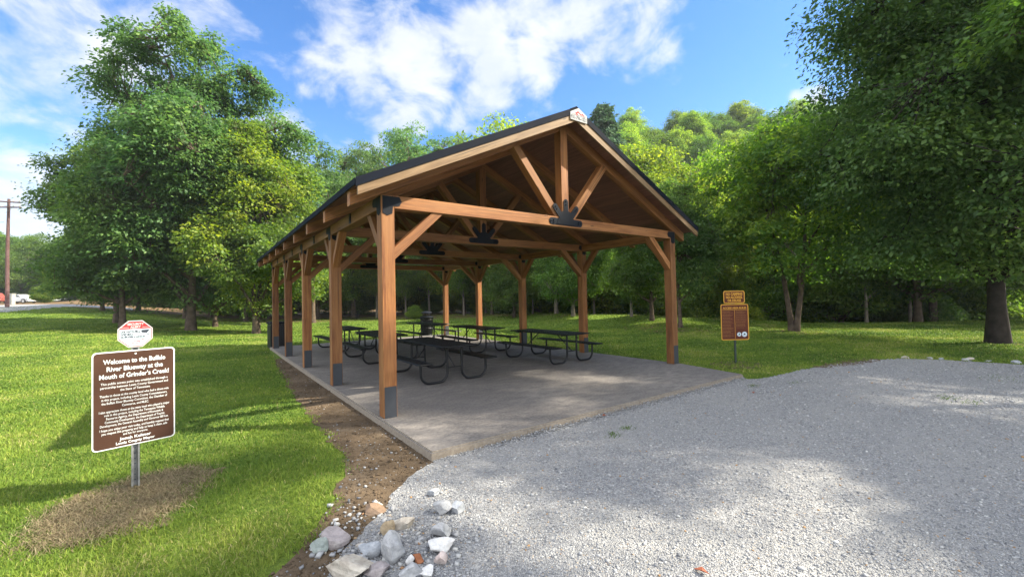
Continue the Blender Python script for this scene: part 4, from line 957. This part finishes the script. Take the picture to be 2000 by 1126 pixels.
def crown_of(rx, z0, z1, seed, n=7):
    """irregular set of lobes filling a crown between z0 and z1 with half width rx"""
    rs = np.random.RandomState(seed); zc, hz = (z0+z1)/2, (z1-z0)/2; L = [(0, 0, zc, rx*.72, rx*.72, hz*.85)]
    for k in range(n):
        a = 6.283*k/n+rs.uniform(-.4, .4); h = rs.uniform(-.6, .55); q = rx*math.sqrt(max(.1, 1-h*h))*.62
        L.append((q*math.cos(a), q*math.sin(a), zc+h*hz, rx*rs.uniform(.34, .5), rx*rs.uniform(.34, .5), hz*rs.uniform(.26, .42)))
    L.append((rs.uniform(-.2, .2)*rx, rs.uniform(-.2, .2)*rx, z1-hz*.36, rx*.42, rx*.42, hz*.42))
    return L
def put_tree(name, meshes, loc, s=1., rz=0., leafm='leaf_mid', barkm='bark', label=None, group=None, cat='tree', sz=None):
    t = empty(name, loc, rz, label, cat, group); t.scale = (s, s, sz or s)
    a = link('trunk', meshes[0], None, t); b = link('crown', meshes[1], None, t)
    for o, m in ((a, MT[barkm]), (b, MT[leafm])):
        if not len(o.data.materials): o.data.materials.append(m)
        if o.data.materials[0] != m: o.material_slots[0].link = 'OBJECT'; o.material_slots[0].material = m
    return t
def at(px, D): p = gd(px, 563, D); return (p[0], p[1], tz(p[0], p[1])-.05)

# hero trees
T1 = make_tree(1, 19, crown_of(5.1, 1.4, 17.2, 3, 9)+[(-2.8, 1.5, 15.2, 2.2, 2.4, 1.6), (-1.0, -1, 17.2, 2.2, 2.2, 1.5), (2.4, 0, 15.6, 2.4, 2.2, 1.4), (4.6, -1, 12.6, 2.3, 2.2, 1.3), (3.4, 1, 8.2, 2., 2.2, 1.4), (.8, 1, 18.2, 1.4, 1.4, .9), (5.6, 0, 10.2, 2., 2., 1.2)], 1750, 96, .205, .25, 1.5, 30, .76, .34, .34, topgap=.34)
T2 = make_tree(2, 12.5, crown_of(3.9, 1.3, 12.4, 5, 8), 700, 115, .175, .155, 1.2, 14, .72, .2, .5, forks=2)
TR = make_tree(3, 20, [(l[0]+.7, l[1]-.5)+tuple(l[2:]) for l in crown_of(4.4, 3.0, 20, 8, 10)]+[(-2.2, -2, 5, 2.6, 2.6, 1.6), (1.5, 2, 4.4, 2.6, 2.6, 1.5), (-.6, -1.2, 3.7, 2.2, 2.2, 1.3), (-1.4, 1., 3.9, 2.2, 2.2, 1.3), (-3.0, 1.5, 6.2, 2.4, 2.6, 1.6), (-2.4, 1, 8, 2.6, 2.6, 2.), (-3.5, 2.4, 11.2, 1.4, 1.4, .6), (-2.8, 1.8, 10.0, 1.5, 1.5, .7)], 1750, 165, .135, .24, 2.2, 32, .95, .4, .42, inner=.15, tbend=.25)
TW = make_tree(4, 9.5, crown_of(3.7, 1.9, 9.6, 9, 8), 520, 130, .16, .125, 1.6, 12, .7, .25, .5, forks=2)
# kinds copied through the wood
KA = make_tree(5, 16, crown_of(5.2, 2.2, 16, 11, 8), 760, 105, .24, .26, 2.2, 14, 1.0, .3, .5)
KB = make_tree(6, 17, crown_of(4.6, 3.5, 17, 12, 9), 700, 105, .24, .24, 3.0, 14, .95, .25, .5)
KC = make_tree(7, 15, crown_of(5.6, 1.6, 15, 13, 7), 800, 105, .24, .26, 1.8, 14, 1.05, .3, .55)
KL = make_tree(8, 18, crown_of(5.4, 6.5, 18, 14, 10), 460, 90, .20, .24, 5, 18, .8, .4, .28)     # airy locust
def open_crown(rx, z0, z1, n, seed, r0=.26):
    rs = np.random.RandomState(seed); L = []
    for k in range(n):
        a = 2.4*k+rs.uniform(-.3, .3); q = rx*math.sqrt((k+.5)/n); L.append((q*math.cos(a), q*math.sin(a), rs.uniform(z0, z1), rx*r0*rs.uniform(.75, 1.25), rx*r0*rs.uniform(.75, 1.25), rx*r0*.7))
    return L
KO = make_tree(10, 16, open_crown(5.4, 8.5, 15, 10, 4, .23), 300, 190, .14, .22, 5, 16, .8, .25, .45, inner=.1)   # open crowned, light falls through
KS = make_tree(9, 4.2, crown_of(2.4, .15, 4.3, 15, 8), 330, 120, .15, .09, .3, 9, .62, .2, .6)       # understory shrub

LEFT = [('locust_tree', T1, 372, 26, 1.0, 0., 'leaf_blue', 'bark', 'tallest tree of the left-hand clump, airy crown reaching the top of the photo', None),
        ('locust_tree', KB, 228, 29, .76, 2., 'leaf_blue', 'bark', 'dark green tree at the left side of the left-hand clump, behind the security sign', None),
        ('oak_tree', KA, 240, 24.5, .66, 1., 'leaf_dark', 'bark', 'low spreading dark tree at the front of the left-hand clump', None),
        ('maple_tree', T2, 500, 25.5, 1.0, .6, 'leaf_lime', 'bark', 'sunlit yellow green tree with forked trunk left of the pavilion roof', None),
        ('locust_tree', KL, 610, 37, .88, 1., 'leaf_blue', 'bark', 'airy feathery tree rising behind the yellow green one, left of the roof', None),
        ('locust_tree', KL, 690, 46, 1.06, 3.2, 'leaf_blue', 'bark', 'thin feathery tree standing directly left of the roof edge', None),
        ('locust_tree', KL, 812, 56, 1.42, 4.2, 'leaf_blue', 'bark', 'feathery tree top showing just above the left roof slope', None),
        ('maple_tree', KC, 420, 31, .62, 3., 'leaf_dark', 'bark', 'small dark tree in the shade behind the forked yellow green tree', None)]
for nm, ms, px, D, s, rz, lm, bk, lb, g in LEFT: put_tree(nm, ms, at(px, D), s, rz, lm, bk, lb, g)
MIDT = [('maple_tree', KC, 975, 50, 1.62, 1., 'leaf_yel', 'bark', 'bright yellow green tree top above the left slope of the roof'),
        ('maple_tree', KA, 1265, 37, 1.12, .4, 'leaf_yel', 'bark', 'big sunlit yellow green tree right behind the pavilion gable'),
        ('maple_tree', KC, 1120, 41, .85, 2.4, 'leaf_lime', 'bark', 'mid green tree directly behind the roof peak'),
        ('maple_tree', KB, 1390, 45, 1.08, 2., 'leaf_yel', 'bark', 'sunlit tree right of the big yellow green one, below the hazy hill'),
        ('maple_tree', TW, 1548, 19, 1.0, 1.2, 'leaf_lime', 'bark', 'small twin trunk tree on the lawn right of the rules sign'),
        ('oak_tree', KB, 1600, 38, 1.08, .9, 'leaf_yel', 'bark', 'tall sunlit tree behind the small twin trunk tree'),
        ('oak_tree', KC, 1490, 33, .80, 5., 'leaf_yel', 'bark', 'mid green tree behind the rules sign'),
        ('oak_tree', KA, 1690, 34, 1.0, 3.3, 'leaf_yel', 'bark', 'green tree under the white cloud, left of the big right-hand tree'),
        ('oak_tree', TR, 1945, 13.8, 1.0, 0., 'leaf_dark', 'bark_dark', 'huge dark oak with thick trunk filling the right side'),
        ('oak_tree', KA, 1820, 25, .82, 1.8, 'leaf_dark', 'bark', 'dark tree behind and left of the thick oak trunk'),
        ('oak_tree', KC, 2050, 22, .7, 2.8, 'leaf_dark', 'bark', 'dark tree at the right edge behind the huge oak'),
        ('maple_tree', KB, 1327, 20.5, .42, 1.5, 'leaf_dark', 'bark', 'slim dark tree close behind the front right post'),
        ('maple_tree', KA, 1272, 24, .48, .5, 'leaf_mid', 'bark', 'small multi stem tree on the mound seen between the right-hand posts'),
        ('maple_tree', KC, 1118, 30, .50, 4., 'leaf_mid', 'bark_pale', 'small leaning tree on the mound left of the second right post'),
        ('maple_tree', KB, 1085, 34, .62, 2.2, 'leaf_mid', 'bark_pale', 'pale trunked tree on the crest between the third and second right posts'),
        ('maple_tree', KA, 1003, 36, .5, 3., 'leaf_mid', 'bark', 'thin young tree on the lawn seen between the rear right posts')]
for nm, ms, px, D, s, rz, lm, bk, lb in MIDT: put_tree(nm, ms, at(px, D), s, rz, lm, bk, lb)
rng = random.Random(21)
# back of the lawn: the shaded wood edge
for k, (px, D) in enumerate([(20, 44), (110, 48), (200, 42), (270, 46), (360, 40), (410, 46), (480, 42), (560, 50), (620, 44), (700, 52), (760, 46), (850, 54), (905, 47), (960, 42), (1040, 46), (1075, 52), (1170, 44), (1210, 40), (1330, 34), (1440, 36), (1540, 31), (1640, 28), (1740, 31), (1790, 24), (1900, 29), (1985, 31)]):
    if px < 160: continue
    sc = rng.uniform(.62, .86) if px < 900 else rng.uniform(.62, .8)
    put_tree('wood_edge_tree', (KA, KB, KC)[k % 3], at(px, D), sc, rng.uniform(0, 6), ('leaf_lime', 'leaf_mid')[k % 2], 'bark', 'shaded tree in the dense wood edge along the back of the lawn', 'trees of the shaded wood edge')
for k in range(58):
    px = -10+k*36+rng.uniform(-12, 12); a = (px-1000)/825; D = float(np.interp(a, [-1.2, -.6, -.3, -.1, .12, .36, .6, .85, 1.3], [62, 48, 50, 49, 38, 31, 28, 26.5, 26]))+rng.uniform(-.5, 7)
    if px < 170 : D = 86
    put_tree('understory_shrub', KS, at(px, D), rng.uniform(.5, 1.3), rng.uniform(0, 6), ('leaf_dark', 'leaf_mid', 'leaf_dark', 'leaf_lime')[k % 4], 'bark', 'leafy shrub in the undergrowth at the foot of the woods', 'undergrowth shrubs', 'shrub')
for k in range(16):
    px = -60+k*26; put_tree('roadside_tree', (KA, KC, KB)[k % 3], at(px, 84+rng.uniform(0, 10)), rng.uniform(.72, .95), rng.uniform(0, 6), 'leaf_mid', 'bark', 'round green tree in the row beyond the road and parked cars', 'trees beyond the road')
for k in range(60):
    px = 1060+(k % 20)*33+rng.uniform(-20, 20); D = (66, 80, 97)[k//20]+rng.uniform(-5, 6)
    put_tree('hill_tree', (KA, KB, KC)[k % 3], at(px, D), rng.uniform(.85, 1.1), rng.uniform(0, 6), ('leaf_mid', 'leaf_yel', 'leaf_mid')[k % 3], 'bark', 'tree in the wooded hillside beyond the creek', 'trees of the far hillside')
for k, (px, D, sc) in enumerate([(655, 43, .44), (735, 45, .5), (792, 44, .42), (838, 47, .5), (905, 43, .45), (948, 46, .5), (1040, 39, .4), (1160, 34, .42), (1232, 27, .36), (1430, 27, .34), (1690, 24.5, .36), (1775, 25, .4)]):
    put_tree('slender_tree', KB, at(px, D), sc, rng.uniform(0, 6), ('leaf_mid', 'leaf_lime')[k % 2], 'bark_pale', 'slender pale trunked tree standing at the front of the shaded woods', 'slender trees at the edge of the woods', sz=sc*1.35)
g = gd(808, 604, 41); put_tree('young_bush', KS, (g[0], g[1], tz(g[0], g[1])), .30, 1., 'leaf_yel', 'bark', 'small bright green bush in the sun at the back of the lawn', None, 'bush')
g = gd(87, 590, 52); put_tree('roadside_sapling', KS, (g[0], g[1], tz(g[0], g[1])), .5, 1., 'leaf_mid', 'bark', 'little sapling beside the road right of the white car', None, 'sapling')
# a pine behind the roof peak
def make_pine(seed, H):
    rs = np.random.RandomState(seed); segs = [(np.array([(0, 0, -.3), (0, 0, H*.5), (.1, 0, H)]), np.array([.3, .2, .03]))]; C = []
    for z in np.arange(H*.35, H, .55):
        L = (H-z)*.30+.5
        for k in range(6):
            a = rs.uniform(0, 6.28); e = np.array([math.cos(a)*L, math.sin(a)*L, z+L*.12]); s0 = np.array([0, 0, z]); t = np.linspace(0, 1, 5)[:, None]
            segs.append((s0+(e-s0)*t, .05*(1-.8*t[:, 0])+.006))
            for q in (.45, .65, .85, 1.): C.append(s0+(e-s0)*q+rs.normal(0, .12, 3))
    V, F_ = tubes(segs, 5); C = np.array(C); Vl, Fl, tl = leaves(C, np.full(len(C), .5), 26, .34, .1, rs, flat=.35)
    return np_mesh('trunk', V, F_, None, smooth=True), np_mesh('crown', Vl, Fl, None, tl)
PN = make_pine(3, 20)
put_tree('pine_tree', PN, at(1186, 60), 1.5, 0, 'leaf_pine', 'bark', 'dark pine top showing above the trees right of the roof peak')
# tall trees standing to the right of the photographer shade the gravel
for k, (x, y, s, ms) in enumerate([(14.2, -9.6, .95, KO), (19.5, -12.0, 1.1, KO), (10.5, -13.5, .8, KO)]):
    put_tree('lot_side_tree', ms, (x, y, -.12), s, k*1.3, 'leaf_mid', 'bark', 'tall tree beside the gravel lot to the right of the view', 'trees beside the gravel lot')

# ------------------------------------------------------------------ haze of a humid summer day
hm = bpy.data.materials.new('haze'); hm.use_nodes = True; t = NT(hm.node_tree); t.n.remove(t.n['Principled BSDF'])
pv = t.new('ShaderNodeVolumePrincipled'); pv.inputs['Color'].default_value = (.86, .92, 1., 1); pv.inputs['Density'].default_value = .0003; pv.inputs['Anisotropy'].default_value = .2
t.l.new(pv.outputs[0], t.n['Material Output'].inputs['Volume'])
b = bmesh.new(); bm_box(b, -900, 1100, -400, 1300, float(Z.min())-1, max(60., float(Z.max())+25))
tag(link('haze', bm_mesh('haze', b, hm)), kind='stuff')
